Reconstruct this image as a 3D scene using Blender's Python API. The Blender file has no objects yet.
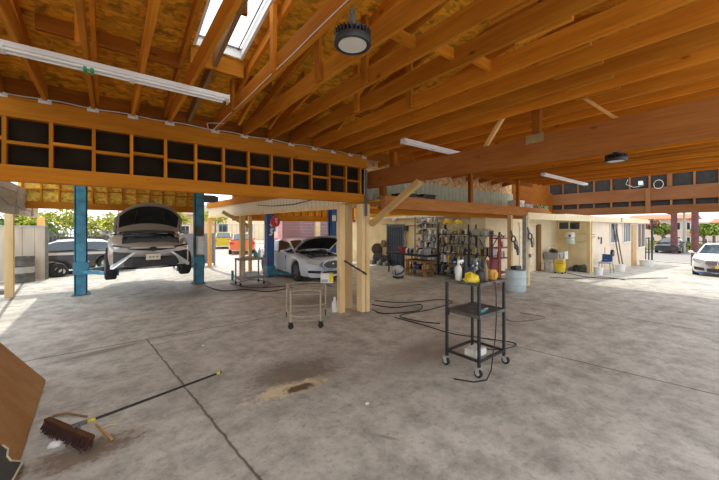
import bpy, bmesh, math, random
from mathutils import Vector, Matrix
from math import sin, cos, pi, radians, sqrt, atan2
random.seed(7)
scn = bpy.context.scene
COL = scn.collection
# ------------------------------------------------------------------ camera geometry (survey of the place)
CH, FPX, YAW = 1.89, 320.0, radians(38.0)
SY, CY = sin(YAW), cos(YAW)
def w_of(r, d): return (CY*r + SY*d, -SY*r + CY*d)
def G(px, py, z=0.0):
    d = FPX*(CH-z)/(py-228.0); r = (px-359.5)/FPX*d
    x, y = w_of(r, d); return (x, y, z)
def onY(px, py, Y):
    t = (px-359.5)/FPX; d = Y/(CY-SY*t); x, _ = w_of(t*d, d)
    return (x, Y, CH+(228.0-py)/FPX*d)
def onX(px, py, X):
    t = (px-359.5)/FPX; d = X/(CY*t+SY); _, y = w_of(t*d, d)
    return (X, y, CH+(228.0-py)/FPX*d)
def atD(px, py, d):
    r = (px-359.5)/FPX*d; x, y = w_of(r, d)
    return (x, y, CH+(228.0-py)/FPX*d)
def fz(x): return 0.0 if x < 13 else max(-0.034*(x-13), -0.5)

# ------------------------------------------------------------------ mesh builder
MATS = {}
class MB:
    def __init__(s): s.bm = bmesh.new()
    def _xf(s, vs, M):
        if M is not None: bmesh.ops.transform(s.bm, matrix=M, verts=vs)
    def box(s, x0, x1, y0, y1, z0, z1, M=None, bev=0.0):
        r = bmesh.ops.create_cube(s.bm, size=1.0); vs = r['verts']
        for v in vs:
            v.co = Vector(((x0+x1)/2+v.co.x*(x1-x0), (y0+y1)/2+v.co.y*(y1-y0), (z0+z1)/2+v.co.z*(z1-z0)))
        s._xf(vs, M)
        if bev:
            es = list({e for v in vs for e in v.link_edges})
            bmesh.ops.bevel(s.bm, geom=es, offset=bev, segments=2, affect='EDGES', profile=0.5)
        return s
    def bar(s, p, q, w, h, up=(0,0,1), bev=0.0):
        p, q = Vector(p), Vector(q); d = q-p; L = d.length; d.normalize()
        u = Vector(up)
        if abs(d.dot(u)) > .98: u = Vector((0,1,0))
        sd = d.cross(u).normalized(); u = sd.cross(d).normalized()
        M = Matrix((d, sd, u)).transposed().to_4x4(); M.translation = p
        return s.box(0, L, -w/2, w/2, -h/2, h/2, M, bev)
    def cyl(s, p, q, r0, r1=None, n=16, caps=True):
        r1 = r0 if r1 is None else r1
        p, q = Vector(p), Vector(q); d = q-p
        M = d.to_track_quat('Z', 'Y').to_matrix().to_4x4(); M.translation = (p+q)/2
        bmesh.ops.create_cone(s.bm, cap_ends=caps, segments=n, radius1=max(r0,1e-4), radius2=max(r1,1e-4), depth=d.length, matrix=M)
        return s
    def tube(s, pts, r, n=8, closed=False):
        pts = [Vector(p) for p in pts]; rings = []; N = len(pts); prev = None
        for i, p in enumerate(pts):
            a = pts[i-1] if (i or closed) else p; b = pts[(i+1) % N] if (i < N-1 or closed) else p
            t = (b-a).normalized()
            if prev is None:
                u = Vector((0,0,1)) if abs(t.z) < .9 else Vector((1,0,0))
                sd = t.cross(u).normalized()
            else:
                sd = (prev - t*prev.dot(t)).normalized()
            prev = sd; u = sd.cross(t)
            rings.append([s.bm.verts.new(p+sd*(r*cos(2*pi*k/n))+u*(r*sin(2*pi*k/n))) for k in range(n)])
        m = N if closed else N-1
        for i in range(m):
            A, B = rings[i], rings[(i+1) % N]
            for k in range(n): s.bm.faces.new((A[k], A[(k+1)%n], B[(k+1)%n], B[k]))
        if not closed:
            s.bm.faces.new(rings[0][::-1]); s.bm.faces.new(rings[-1])
        return s
    def lathe(s, prof, c=(0,0,0), axis=(0,0,1), n=24):
        M = Vector(axis).to_track_quat('Z', 'Y').to_matrix().to_4x4(); M.translation = Vector(c)
        rings = []
        for r, z in prof:
            rings.append([s.bm.verts.new(M @ Vector((r*cos(2*pi*k/n), r*sin(2*pi*k/n), z))) for k in range(n)] if r > 1e-5 else [s.bm.verts.new(M @ Vector((0,0,z)))])
        for A, B in zip(rings, rings[1:]):
            for k in range(n):
                j = (k+1) % n
                if len(A) == 1 and len(B) == 1: continue
                if len(A) == 1: s.bm.faces.new((A[0], B[k], B[j]))
                elif len(B) == 1: s.bm.faces.new((A[k], A[j], B[0]))
                else: s.bm.faces.new((A[k], A[j], B[j], B[k]))
        return s
    def ball(s, c, r, sub=2, sc=(1,1,1)):
        M = Matrix.Translation(Vector(c)) @ Matrix.Diagonal((r*sc[0], r*sc[1], r*sc[2], 1))
        bmesh.ops.create_icosphere(s.bm, subdivisions=sub, radius=1.0, matrix=M); return s
    def prism(s, pts, ext):
        e = Vector(ext); a = [s.bm.verts.new(Vector(p)) for p in pts]; b = [s.bm.verts.new(Vector(p)+e) for p in pts]
        n = len(pts); s.bm.faces.new(a[::-1]); s.bm.faces.new(b)
        for k in range(n): s.bm.faces.new((a[k], a[(k+1)%n], b[(k+1)%n], b[k]))
        return s
    def face(s, pts): s.bm.faces.new([s.bm.verts.new(Vector(p)) for p in pts]); return s
    def build(s, name, mat, parent=None, smooth=False, local=False, origin=None, thick=0.0):
        if thick:
            bmesh.ops.solidify(s.bm, geom=s.bm.faces[:], thickness=thick)
        bmesh.ops.recalc_face_normals(s.bm, faces=s.bm.faces[:])
        me = bpy.data.meshes.new(name); o = bpy.data.objects.new(name, me); COL.objects.link(o)
        if parent is not None:
            PM = MATS[parent.name]
            if not local: bmesh.ops.transform(s.bm, matrix=PM.inverted(), verts=s.bm.verts[:])
            o.parent = parent; MATS[o.name] = PM
        else:
            vs = [v.co for v in s.bm.verts]
            if origin is None:
                origin = Vector(((min(v.x for v in vs)+max(v.x for v in vs))/2, (min(v.y for v in vs)+max(v.y for v in vs))/2, min(v.z for v in vs)))
            T = Matrix.Translation(Vector(origin)); bmesh.ops.transform(s.bm, matrix=T.inverted(), verts=s.bm.verts[:])
            o.location = origin; MATS[o.name] = T
        s.bm.to_mesh(me); s.bm.free()
        me.materials.append(mat)
        if smooth:
            me.polygons.foreach_set('use_smooth', [True]*len(me.polygons))
            try: me.set_sharp_from_angle(angle=radians(40))
            except Exception: pass
        return o
def tag(o, label=None, cat=None, group=None, kind=None):
    if label: o['label'] = label
    if cat: o['category'] = cat
    if group: o['group'] = group
    if kind: o['kind'] = kind
    return o
def thing(name, label, cat, loc=(0,0,0), rz=0.0, group=None):
    o = bpy.data.objects.new(name, None); COL.objects.link(o)
    o.empty_display_size = .1; o.location = loc; o.rotation_euler = (0,0,rz)
    MATS[o.name] = Matrix.Translation(Vector(loc)) @ Matrix.Rotation(rz, 4, 'Z')
    return tag(o, label, cat, group)
def single(mb, name, mat, label, cat, group=None, smooth=False, **k):
    return tag(mb.build(name, mat, None, smooth, **k), label, cat, group)
def struct(mb, name, mat, smooth=False, **k):
    return tag(mb.build(name, mat, None, smooth, **k), kind='structure')
def copy_tree(o, parent=None):
    c = o.copy(); COL.objects.link(c)
    if parent is not None: c.parent = parent
    for ch in list(o.children): copy_tree(ch, c)
    return c

# ------------------------------------------------------------------ materials
def srgb(r, g, b):
    f = lambda c: (c/255/12.92) if c/255 <= .04045 else ((c/255+.055)/1.055)**2.4
    return (f(r), f(g), f(b))
class NT:
    def __init__(s, name):
        s.m = bpy.data.materials.new(name); s.m.use_nodes = True; s.t = s.m.node_tree; s.t.nodes.clear()
        s.out = s.n('ShaderNodeOutputMaterial'); s.p = s.n('ShaderNodeBsdfPrincipled'); s.l(s.p.outputs[0], s.out.inputs[0])
    def n(s, t, **k):
        x = s.t.nodes.new(t)
        for a, b in k.items(): setattr(x, a, b)
        return x
    def l(s, a, b): s.t.links.new(a, b)
    def val(s, sock, v):
        if hasattr(v, 'is_linked') or hasattr(v, 'node'): s.l(v, sock)
        else: sock.default_value = v
    def math(s, op, a, b=0.0, c=0.0, clamp=False):
        x = s.n('ShaderNodeMath', operation=op); x.use_clamp = clamp
        s.val(x.inputs[0], a); s.val(x.inputs[1], b)
        if op in ('MULTIPLY_ADD',): s.val(x.inputs[2], c)
        return x.outputs[0]
    def noise(s, vec, scale, detail=4.0, rough=.55):
        x = s.n('ShaderNodeTexNoise'); x.inputs['Scale'].default_value = scale; x.inputs['Detail'].default_value = detail
        x.inputs['Roughness'].default_value = rough
        if vec is not None: s.l(vec, x.inputs['Vector'])
        return x.outputs['Fac']
    def rng(s, v, a, b, c=0.0, d=1.0):
        x = s.n('ShaderNodeMapRange'); x.clamp = True; s.val(x.inputs[0], v)
        for i, q in enumerate((a, b, c, d)): x.inputs[i+1].default_value = q
        return x.outputs[0]
    def mix(s, f, a, b, mode='MIX'):
        x = s.n('ShaderNodeMix', data_type='RGBA', blend_type=mode); s.val(x.inputs[0], f)
        for i, q in ((6, a), (7, b)):
            if isinstance(q, tuple): x.inputs[i].default_value = (*q[:3], 1)
            else: s.l(q, x.inputs[i])
        return x.outputs[2]
    def obj(s): return s.n('ShaderNodeTexCoord').outputs['Object']
    def mapping(s, vec, sc=(1,1,1), rot=(0,0,0)):
        x = s.n('ShaderNodeMapping'); s.l(vec, x.inputs[0]); x.inputs['Scale'].default_value = sc; x.inputs['Rotation'].default_value = rot
        return x.outputs[0]
    def fin(s, col, rough=.6, metal=0.0, bump=None, bstr=.3, bdist=.01, spec=.5):
        s.val(s.p.inputs['Base Color'], (*col, 1) if isinstance(col, tuple) else col)
        s.val(s.p.inputs['Roughness'], rough); s.val(s.p.inputs['Metallic'], metal)
        s.p.inputs['Specular IOR Level'].default_value = spec
        if bump is not None:
            b = s.n('ShaderNodeBump'); b.inputs['Strength'].default_value = bstr; b.inputs['Distance'].default_value = bdist
            s.l(bump, b.inputs['Height']); s.l(b.outputs[0], s.p.inputs['Normal'])
        return s.m
def sc3(c, k): return tuple(min(1.0, v*k) for v in c[:3])
_mc = {}
def M(name, col, rough=.6, metal=0.0, var=.18, scale=6.0, bump=0.0, spec=.5):
    if name in _mc: return _mc[name]
    t = NT(name); v = t.obj(); f = t.noise(v, scale, 5)
    c = t.mix(t.rng(f, .3, .7), sc3(col, 1-var), sc3(col, 1+var))
    m = t.fin(c, rough, metal, f if bump else None, bump, .01, spec); _mc[name] = m; return m
def wood(name, col, axis, dark=.55, knots=True, rough=.65):
    t = NT(name); v = t.obj(); s_ = [16.0]*3; s_[axis] = .9
    oi = t.n('ShaderNodeObjectInfo')
    add = t.n('ShaderNodeVectorMath', operation='ADD'); sc = t.n('ShaderNodeVectorMath', operation='SCALE')
    t.l(v, add.inputs[0]); cx = t.n('ShaderNodeCombineXYZ')
    for k in range(3): t.l(t.math('MULTIPLY', oi.outputs['Random'], 37.0+11*k), cx.inputs[k])
    t.l(cx.outputs[0], add.inputs[1]); vv = add.outputs[0]
    g = t.noise(t.mapping(vv, tuple(s_)), 2.2, 6, .6)
    s2 = [3.0]*3; s2[axis] = .8
    b = t.noise(t.mapping(vv, tuple(s2)), 1.0, 3)
    c = t.mix(t.rng(g, .28, .72), sc3(col, dark+.2), sc3(col, 1.12))
    c = t.mix(t.rng(b, .3, .75), c, t.mix(1.0, c, sc3((1.0,.80,.62), .8), 'MULTIPLY'))
    if knots:
        s3 = [5.0]*3; s3[axis] = 2.2
        k = t.n('ShaderNodeTexVoronoi'); k.inputs['Scale'].default_value = .8; t.l(t.mapping(vv, tuple(s3)), k.inputs['Vector'])
        c = t.mix(t.rng(k.outputs['Distance'], .03, .09, .75, 0.0), c, sc3(col, .18))
    hs = t.n('ShaderNodeHueSaturation'); t.l(c, hs.inputs['Color']); t.l(t.math('MULTIPLY_ADD', oi.outputs['Random'], .5, .68), hs.inputs['Value'])
    return t.fin(hs.outputs[0], rough+.15, 0, g, .25, .004, .12)
ORANGE = (.64, .250, .022)
W_X, W_Y, W_Z = (wood('timber_grain_%s' % 'xyz'[i], ORANGE, i) for i in range(3))
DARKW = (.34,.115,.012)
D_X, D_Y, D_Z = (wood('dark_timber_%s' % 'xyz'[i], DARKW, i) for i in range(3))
BROWN_Y = wood('brown_beam_y', (.36,.14,.035), 1)
CREAMW = wood('cream_painted_wood', (.80,.64,.36), 2, .80, False)
PINE = wood('pale_pine', (.76,.48,.19), 2, .75)
GREYW_Y = wood('weathered_grey_wood', (.50,.45,.37), 1, .6, False)
def osb(name, col):
    t = NT(name); v = t.obj(); vo = t.n('ShaderNodeTexVoronoi'); vo.inputs['Scale'].default_value = 14
    t.l(t.mapping(v, (1,2.2,1), (0,0,.5)), vo.inputs['Vector'])
    big = t.noise(v, 1.3, 4); f2 = t.noise(v, 9, 5)
    sep = t.n('ShaderNodeSeparateColor'); t.l(vo.outputs['Color'], sep.inputs[0])
    c = t.mix(sep.outputs[0], sc3(col, .7), sc3(col, 1.25))
    c = t.mix(t.rng(f2, .52, .66), c, sc3(col, .45))
    c = t.mix(t.rng(big, .45, .8), c, t.mix(1.0, c, (.62,.52,.42), 'MULTIPLY'))
    return t.fin(c, .7, 0, f2, .2, .004, .25)
OSB = osb('strand_board', (.74,.335,.02)); OSB_LIT = osb('sunlit_strand_board', (.90,.58,.09))  # second board is a sunlit copy, bounce glow put into its colour
BLACKP = M('black_building_paper', (.020,.014,.009), .95, var=.35, scale=3, bump=.3, spec=.1)
CREAM = M('cream_stucco', (.80,.69,.47), .85, var=.06, scale=5, bump=.25)
CREAM2 = M('warm_stucco', (.82,.66,.38), .85, var=.10, scale=2.5, bump=.25)
PINKW = M('pale_pink_stucco', (.78,.66,.53), .85, var=.06, scale=3, bump=.2)
WHITE = M('white_paint', (.82,.82,.80), .5, var=.05)
WHITEM = M('white_enamel', (.80,.80,.79), .3, var=.04)
GALV = M('galvanised_steel', (.62,.62,.60), .45, .6, .15, 20)
STEEL = M('bare_steel', (.40,.39,.37), .4, .7, .2, 14)
BLACK = M('black_paint', (.022,.022,.024), .45, 0, .3, 12)
RUBBER = M('black_rubber', (.020,.020,.021), .75, 0, .3, 16)
BLKPL = M('black_plastic', (.030,.030,.032), .5, 0, .25, 9)
BLUE = M('blue_lift_paint', (.055,.25,.38), .45, 0, .4, 5)
BLUE2 = M('deep_blue_paint', (.03,.12,.36), .45, 0, .25, 5)
TEAL = M('teal_plastic', (.03,.30,.36), .45)
YEL = M('yellow_plastic', (.82,.62,.03), .45)
YELD = M('dull_yellow', (.66,.42,.05), .6)
ORG = M('orange_carton', (.80,.40,.07), .6)
RED = M('red_enamel', (.62,.03,.03), .35)
MAROON = M('maroon_paint', (.30,.045,.05), .5, 0, .3)
GREYPL = M('grey_plastic', (.42,.43,.43), .55)
GREYD = M('dark_grey_paint', (.12,.12,.12), .55, 0, .25)
GREYG = M('grey_gate_paint', (.22,.25,.30), .6, 0, .1)
PLDRUM = M('bluish_plastic', (.55,.66,.70), .5, 0, .1, 5)
CARD = M('cardboard', (.55,.40,.24), .8)
TAN = M('tan_board', (.60,.50,.33), .8)
GREEN = M('green_plastic', (.08,.22,.08), .6)
NAVY = M('navy_fabric', (.03,.07,.20), .8)
GLASSD = M('dark_window_glass', (.025,.045,.065), .08, 0, .2, 3, 0, .8)
CHROME = M('chrome_trim', (.75,.76,.78), .15, .9, .05)
LENS = M('frosted_lamp_lens', (.66,.63,.57), .5, 0, .05)
PAPER = M('white_paper', (.86,.84,.85), .8)
def glass(name, tint=(.55,.65,.68)):
    t = NT(name); t.fin(tint, .05); t.p.inputs['Alpha'].default_value = .55; t.p.inputs['Specular IOR Level'].default_value = .8
    return t.m
SUN_E, SKY_E, EXPO = 2.7, 1.5, 0.33
# ================================================================== THE SETTING
def concrete():
    t = NT('worn_concrete'); v = t.obj(); sp = t.n('ShaderNodeSeparateXYZ'); t.l(v, sp.inputs[0]); X, Y = sp.outputs[0], sp.outputs[1]
    n1 = t.noise(v, .45, 5, .6); n2 = t.noise(v, 3.0, 8, .72); n3 = t.noise(v, 14, 5, .7); n4 = t.noise(v, 1.6, 7, .7)
    c = t.mix(t.rng(n1, .35, .65), srgb(180,176,166), srgb(208,204,194))
    c = t.mix(t.rng(n2, .42, .70), c, srgb(142,139,129))
    c = t.mix(t.rng(n4, .55, .75, 0, .7), c, srgb(222,220,210))
    n6 = t.noise(v, 1.0, 7, .7); c = t.mix(t.rng(n6, .55, .68, 0, .42), c, srgb(122,117,106))
    c = t.mix(t.rng(n3, .52, .68, 0, .45), c, srgb(118,112,102))
    n5 = t.noise(v, 40, 3); c = t.mix(t.rng(n5, .6, .75, 0, .3), c, srgb(96,88,80))
    wob = t.math('MULTIPLY', t.math('SUBTRACT', t.noise(v, 6, 4), .5), .05)
    def line(p, q, w, lo=-99, hi=99, axis='Y'):
        dx, dy = q[0]-p[0], q[1]-p[1]; L = sqrt(dx*dx+dy*dy); nx, ny = dy/L, -dx/L
        a = t.math('ADD', t.math('MULTIPLY', X, nx), t.math('MULTIPLY', Y, ny)); a = t.math('SUBTRACT', a, p[0]*nx+p[1]*ny)
        a = t.math('ABSOLUTE', t.math('ADD', a, wob)); f = t.rng(a, w*.4, w, 1, 0); A = Y if axis == 'Y' else X
        f = t.math('MULTIPLY', f, t.math('LESS_THAN', A, hi)); return t.math('MULTIPLY', f, t.math('GREATER_THAN', A, lo))
    g1, g2 = G(149,342), G(258,478); g3, g4 = G(540,352), G(719,395)
    for f in (line(g1, g2, .016, -6, 6.5), line((0,6.5), (1,6.5), .022, -14, 13, 'X'), line(g3, g4, .02, -6, 6.5), line((8.6,0), (8.6,1), .02, -6, 12), line((0,11.2), (1,11.2), .02, -14, 13, 'X'), line((13.0,0),(13.0,1),.03,-9,5), line(G(13,297),G(23,283),.05,9.5,16.3)):
        c = t.mix(t.math('MULTIPLY', f, .8), c, srgb(74,60,46))
    def spot(px, py, rx, ry, col, k, rot=0.0, hard=(.45,.9)):
        gx, gy, _ = G(px, py); mx = t.n('ShaderNodeMapping'); mx.vector_type = 'TEXTURE'; t.l(v, mx.inputs[0])
        mx.inputs['Location'].default_value = (gx, gy, 0); mx.inputs['Rotation'].default_value = (0,0,rot); mx.inputs['Scale'].default_value = (rx, ry, 1)
        ln = t.n('ShaderNodeVectorMath', operation='LENGTH'); sx = t.n('ShaderNodeSeparateXYZ'); t.l(mx.outputs[0], sx.inputs[0]); cx = t.n('ShaderNodeCombineXYZ')
        t.l(sx.outputs[0], cx.inputs[0]); t.l(sx.outputs[1], cx.inputs[1]); t.l(cx.outputs[0], ln.inputs[0])
        d = t.math('ADD', ln.outputs['Value'], t.math('MULTIPLY', t.math('SUBTRACT', n2, .5), 2.2))
        d = t.math('ADD', d, t.math('MULTIPLY', t.math('SUBTRACT', n3, .5), 1.6))
        return t.mix(t.math('MULTIPLY', t.rng(d, hard[0], hard[1], 1, 0), k), col[0], col[1])
    c = spot(297,372,.75,.6,(c, srgb(104,90,74)),.75)
    c = spot(288,389,.62,.20,(c, srgb(222,204,164)),.85,-.1)
    c = spot(299,388,.26,.11,(c, srgb(70,48,28)),.9,-.1)
    c = spot(100,352,.8,.12,(c, srgb(104,90,76)),.6,.2)
    c = spot(385,437,.16,.03,(c, srgb(110,94,76)),.5,-1.0)
    c = spot(85,452,.55,.25,(c, srgb(104,82,56)),.8)
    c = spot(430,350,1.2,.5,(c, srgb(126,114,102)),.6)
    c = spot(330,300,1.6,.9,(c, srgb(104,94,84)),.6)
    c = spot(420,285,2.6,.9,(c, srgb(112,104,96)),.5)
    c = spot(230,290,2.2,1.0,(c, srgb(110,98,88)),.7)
    return t.fin(c, t.rng(n2, .3, .7, .42, .7), 0, n3, .12, .004, .35)
CONC = concrete()
mb = MB()
ys = (-9, 34)
for x0, x1 in ((-16, 13), (13, 27.7), (27.7, 30.5)):
    mb.face(((x0,ys[0],fz(x0)), (x1,ys[0],fz(x1)), (x1,ys[1],fz(x1)), (x0,ys[1],fz(x0))))
bmesh.ops.remove_doubles(mb.bm, verts=mb.bm.verts[:], dist=1e-4)
struct(mb, 'floor', CONC, origin=(0,0,0))
mb = MB(); mb.box(30.5, 90, -60, 60, -.75, -.52); struct(mb, 'street', M('asphalt', srgb(150,146,142), .9, 0, .08, 4))
mb = MB(); mb.box(30.3, 30.55, -60, 60, -.7, -.44); struct(mb, 'kerb', M('kerb_concrete', srgb(196,188,176), .8))
mb = MB(); mb.box(-40, 30.2, 33.9, 90, -.3, -.005); struct(mb, 'yard_ground', M('yard_paving', srgb(176,166,150), .9, 0, .1, 2))
mb = MB(); mb.box(47, 62, -60, 60, -.6, -.40); struct(mb, 'far_pavement', M('lawn_strip', srgb(150,146,98), .9, 0, .25, 3))

# --- roof sheathing
def zs(y): return 3.68+.19*(5.44-y) if y >= 1.5 else 3.68+.19*(5.44-1.5)-.19*(1.5-y)
def zsh(y): return zs(y)+.02
mb = MB(); XS = (-1.32, .74, 1.29, 12.9); YS = (5.6, 4.0, 2.7, 1.5, -0.3)
for i in range(3):
    for j in range(4):
        if i == 1 and j == 1: continue
        a, b, p, q = XS[i], XS[i+1], YS[j], YS[j+1]
        mb.face(((a,p,zsh(p)), (b,p,zsh(p)), (b,q,zsh(q)), (a,q,zsh(q))))
bmesh.ops.remove_doubles(mb.bm, verts=mb.bm.verts[:], dist=1e-4)
mb.bm.normal_update()
struct(mb, 'ceiling', OSB, thick=-.025)
mb = MB(); mb.box(-1.32, 7.6, 5.62, 14.2, 3.92, 3.96); mb.box(10.9, 12.9, 5.62, 14.2, 3.92, 3.96); mb.box(7.6, 10.9, 5.62, 6.8, 3.92, 3.96); mb.box(7.6, 10.9, 13.6, 14.2, 3.92, 3.96); struct(mb, 'ceiling', OSB)
tq = NT('translucent_roof_sheet'); tr_ = tq.n('ShaderNodeBsdfTranslucent'); tr_.inputs[0].default_value = (.62,.60,.54,1); tq.l(tr_.outputs[0], tq.out.inputs[0])
mb = MB(); mb.box(7.6, 10.9, 6.8, 13.6, 3.93, 3.935); struct(mb, 'window_5', tq.m)  # unseen panel, added to let daylight down onto the back wall
mb = MB(); mb.box(14.3, 28.4, 4.985, 18, 2.36, 2.455); mb.box(11.0, 14.3, 6.68, 18, 2.36, 2.455); struct(mb, 'ceiling', M('white_soffit', (.78,.72,.62), .8))
struct(MB().box(-1.32, 12.9, 5.605, 5.62, 3.45, 3.95), 'trim_2', D_X)
# skylight
t_ = thing('skylight', 'narrow white-framed skylight between two rafters in the board ceiling', 'skylight', (1.015, 3.35, zsh(3.35)))
fr = MB()
for (a, b) in (((.755,4.0),(.755,2.7)), ((1.275,4.0),(1.275,2.7)), ((.74,3.985),(1.29,3.985)), ((.74,2.715),(1.29,2.715))):
    fr.bar((a[0],a[1],zs(a[1])+.06), (b[0],b[1],zs(b[1])+.06), .03, .12)
fr.build('skylight_curb', WHITE, t_)
g = MB()
for x0, x1 in ((.785,.797), (1.232,1.244)): g.bar((x0,3.98,zs(3.98)+.10), (x0,2.72,zs(2.72)+.10), .012, .02)
g.bar((.77,3.955,zs(3.955)+.10), (1.26,3.955,zs(3.955)+.10), .012, .02); g.build('glazing_bar', GREYD, t_)
p = MB(); p.face(((.75,4.0,zs(4.0)+.125),(1.28,4.0,zs(4.0)+.125),(1.28,2.7,zs(2.7)+.125),(.75,2.7,zs(2.7)+.125)))
tp = NT('skylight_glass'); tp.fin((.95,.97,1.0), .05); tr_ = tp.n('ShaderNodeBsdfTranslucent'); tr_.inputs[0].default_value = (.93,.95,.97,1); tp.l(tr_.outputs[0], tp.out.inputs[0])
p.build('pane', tp.m, t_)

# --- walls
XB = 11.2
def wallbox(name, mat, *a): return struct(MB().box(*a), name, mat)
wallbox('wall_back', CREAM2, XB, XB+.15, 6.6, 17.0, 0, 2.355)
wallbox('wall_upper', OSB, XB, XB+.12, 6.70, 17.0, 2.46, 3.915)
wallbox('wall_flag_unseen', M('unseen_flag_board', (.42,.33,.22), .85), -2.6, -2.45, -.3, 5.35, 0, 3.3)  # out-of-view wall, added to keep side light off the joists
wallbox('wall_right', CREAM, XB+.152, 17.8, 6.6, 6.75, -.16, 2.355)
wallbox('wall_porch', CREAM2, 17.8, 17.95, 5.1, 6.74, -.17, 2.355)
wallbox('wall_street', PINKW, 17.952, 28.2, 5.1, 5.25, -.55, 2.355)
mb = MB(); mb.box(10.9, 28.4, 4.90, 4.98, 2.18, 2.41, None, .008); struct(mb, 'trim_1', CREAM)
# timber posts under the porch fascia
def post(x, y, wx, wy, z1, mat, label, group=None, name='timber_post', z0=None):
    m = MB(); m.box(x-wx/2, x+wx/2, y-wy/2, y+wy/2, fz(x) if z0 is None else z0, z1, None, .006)
    return single(m, name, mat, label, 'post', group)
post(17.0, 4.99, .13, .13, 2.20, CREAMW, 'slim cream porch post right of the wall-hung tank')
# doors
px = [onX(388.5,0,XB), onX(403.6,0,XB)]
y1, y0 = px[0][1], px[1][1]
d_ = thing('door_1', 'dark blue-grey barred security door in the back wall', 'door', (XB-.01, (y0+y1)/2, 0)); d_['kind'] = 'structure'
MB().box(XB-.05, XB-.003, y0, y1, 0, 2.0).build('door_leaf', M('slate_door', srgb(70,86,106), .5), d_)
for a, b, c, e in ((y0-.07, y0, 0, 2.07), (y1, y1+.07, 0, 2.07), (y0, y1, 2.0, 2.07)):
    MB().box(XB-.07, XB-.002, a, b, c, e).build('door_frame', GREYD, d_)
for k in range(7):
    yy = y0+.08+(y1-y0-.16)*k/6
    MB().cyl((XB-.075,yy,.1), (XB-.075,yy,1.93), .014, n=8).build('bar', BLACK, d_)
for zz in (.35, 1.0, 1.6): MB().box(XB-.085, XB-.065, y0+.02, y1-.02, zz-.015, zz+.015).build('rail', GREYD, d_)
xa, xb = onY(519,0,6.6)[0], onY(533,0,6.6)[0]
d_ = thing('door_2', 'plain white door leaf beside a dark jamb', 'door', ((xa+xb)/2, 6.58, -.05)); d_['kind'] = 'structure'
MB().box(xa, xb, 6.55, 6.597, -.07, 2.02, None, .004).build('door_leaf', M('door_white', srgb(232,222,200), .6), d_)
MB().box(xb+.3, xb+.62, 6.50, 6.597, -.08, 2.06).build('jamb', wood('dark_jamb', (.30,.19,.09), 2, .7, False), d_)
MB().box(xa-.1, xb+.62, 6.54, 6.597, 2.02, 2.12).build('lintel', CREAM, d_)
# windows in the street wall
def win(n, pa, pb, ya, yb, label, mull=1):
    a, b = onY(pa, ya, 5.1), onY(pb, yb, 5.1)
    x0, x1, z1, z0 = a[0], b[0], a[2], onY((pa+pb)/2, yb, 5.1)[2]
    w = thing('window_%d' % n, label, 'window', ((x0+x1)/2, 5.09, z0)); w['kind'] = 'structure'
    for q in ((x0-.06,x0,z0-.06,z1+.06), (x1,x1+.06,z0-.06,z1+.06), (x0,x1,z1,z1+.06), (x0,x1,z0-.06,z0)):
        MB().box(q[0], q[1], 5.03, 5.098, q[2], q[3]).build('window_frame', WHITE, w)
    MB().box(x0, x1, 5.075, 5.098, z0, z1).build('pane', GLASSD, w)
    for k in range(1, mull+1):
        xx = x0+(x1-x0)*k/(mull+1); MB().box(xx-.03, xx+.03, 5.05, 5.075, z0, z1).build('mullion', WHITE, w)
    return x0, x1, z0, z1
win(1, 609.7, 616.3, 223, 242.3, 'narrow white-framed window nearest the blue chair', 2)
win(2, 622.5, 629.2, 223, 241.6, 'narrow white-framed window just right of the leaning broom', 2)
w3 = win(3, 636.7, 644.0, 224, 246.8, 'tall dark window at the far corner of the pink wall', 1)
a, b = onY(631.3,0,5.1)[0], onY(635.2,0,5.1)[0]
d_ = thing('door_3', 'tan door between the second and third windows of the street wall', 'door', ((a+b)/2, 5.05, -.4)); d_['kind'] = 'structure'
MB().box(a, b, 5.04, 5.099, fz(a), 2.05).build('door_leaf', M('tan_door', srgb(196,160,110), .6), d_)
# porch window (dark strip with two panes)
p1, p2 = onX(559.5,0,17.8)[1], onX(580,0,17.8)[1]
w = thing('window_4', 'low dark horizontal window above the wall-hung tank', 'window', (17.79, (p1+p2)/2, 1.85)); w['kind'] = 'structure'
MB().box(17.77, 17.798, p2, p1, 1.84, 2.17).build('pane', GLASSD, w)
for q in ((p2-.05,p2,1.79,2.22), (p1,p1+.05,1.79,2.22), (p2,p1,2.17,2.22), (p2,p1,1.79,1.84), ((p1+p2)/2-.025,(p1+p2)/2+.025,1.84,2.17)):
    MB().box(17.74, 17.798, *q).build('window_frame', CREAM2, w)

# ================================================================== TIMBER FRAME
YB = 5.44
m = MB().box(-2.3, 4.46, YB, YB+.13, 3.19, 3.44, None, .006)
single(m, 'header_beam', W_X, 'deep upper orange header beam crossing the left half of the photo', 'beam')
m = MB().box(-2.3, 4.46, YB, YB+.13, 2.44, 2.63, None, .006)
single(m, 'header_beam', W_X, 'lower orange header beam under the black-backed stud row on the left', 'beam')
studx = [v*YB for v in (-.331,-.256,-.177,-.1045,-.030,.0446,.1196,.1937,.269,.3437,.419,.491,.5675,.643,.719,.79)]
s_ = thing('stud_screen', 'row of short studs backed with black paper between the two left header beams', 'stud wall', (1.0, YB+.06, 2.63))
MB().box(-2.3, 4.46, YB+.105, YB+.125, 2.63, 3.19).build('backing_panel', BLACKP, s_)
for i, x in enumerate(studx):
    MB().box(x-.019, x+.019, YB+.012, YB+.1, 2.63, 3.19).build('stud', W_Z, s_)
    if i+1 < len(studx):
        z = 2.915+(.02 if i % 2 else -.02)
        MB().box(x+.019, studx[i+1]-.019, YB+.012, YB+.1, z-.019, z+.019).build('blocking', W_X, s_)
# conduit on top of the beam
pts = [(x, YB-.012, 3.452+.008*sin(x*9)) for x in [-2.2+.1*k for k in range(67)]]
single(MB().tube(pts, .007, 6), 'conduit', GALV, 'thin grey conduit running along the top edge of the upper left header beam', 'conduit')
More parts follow.
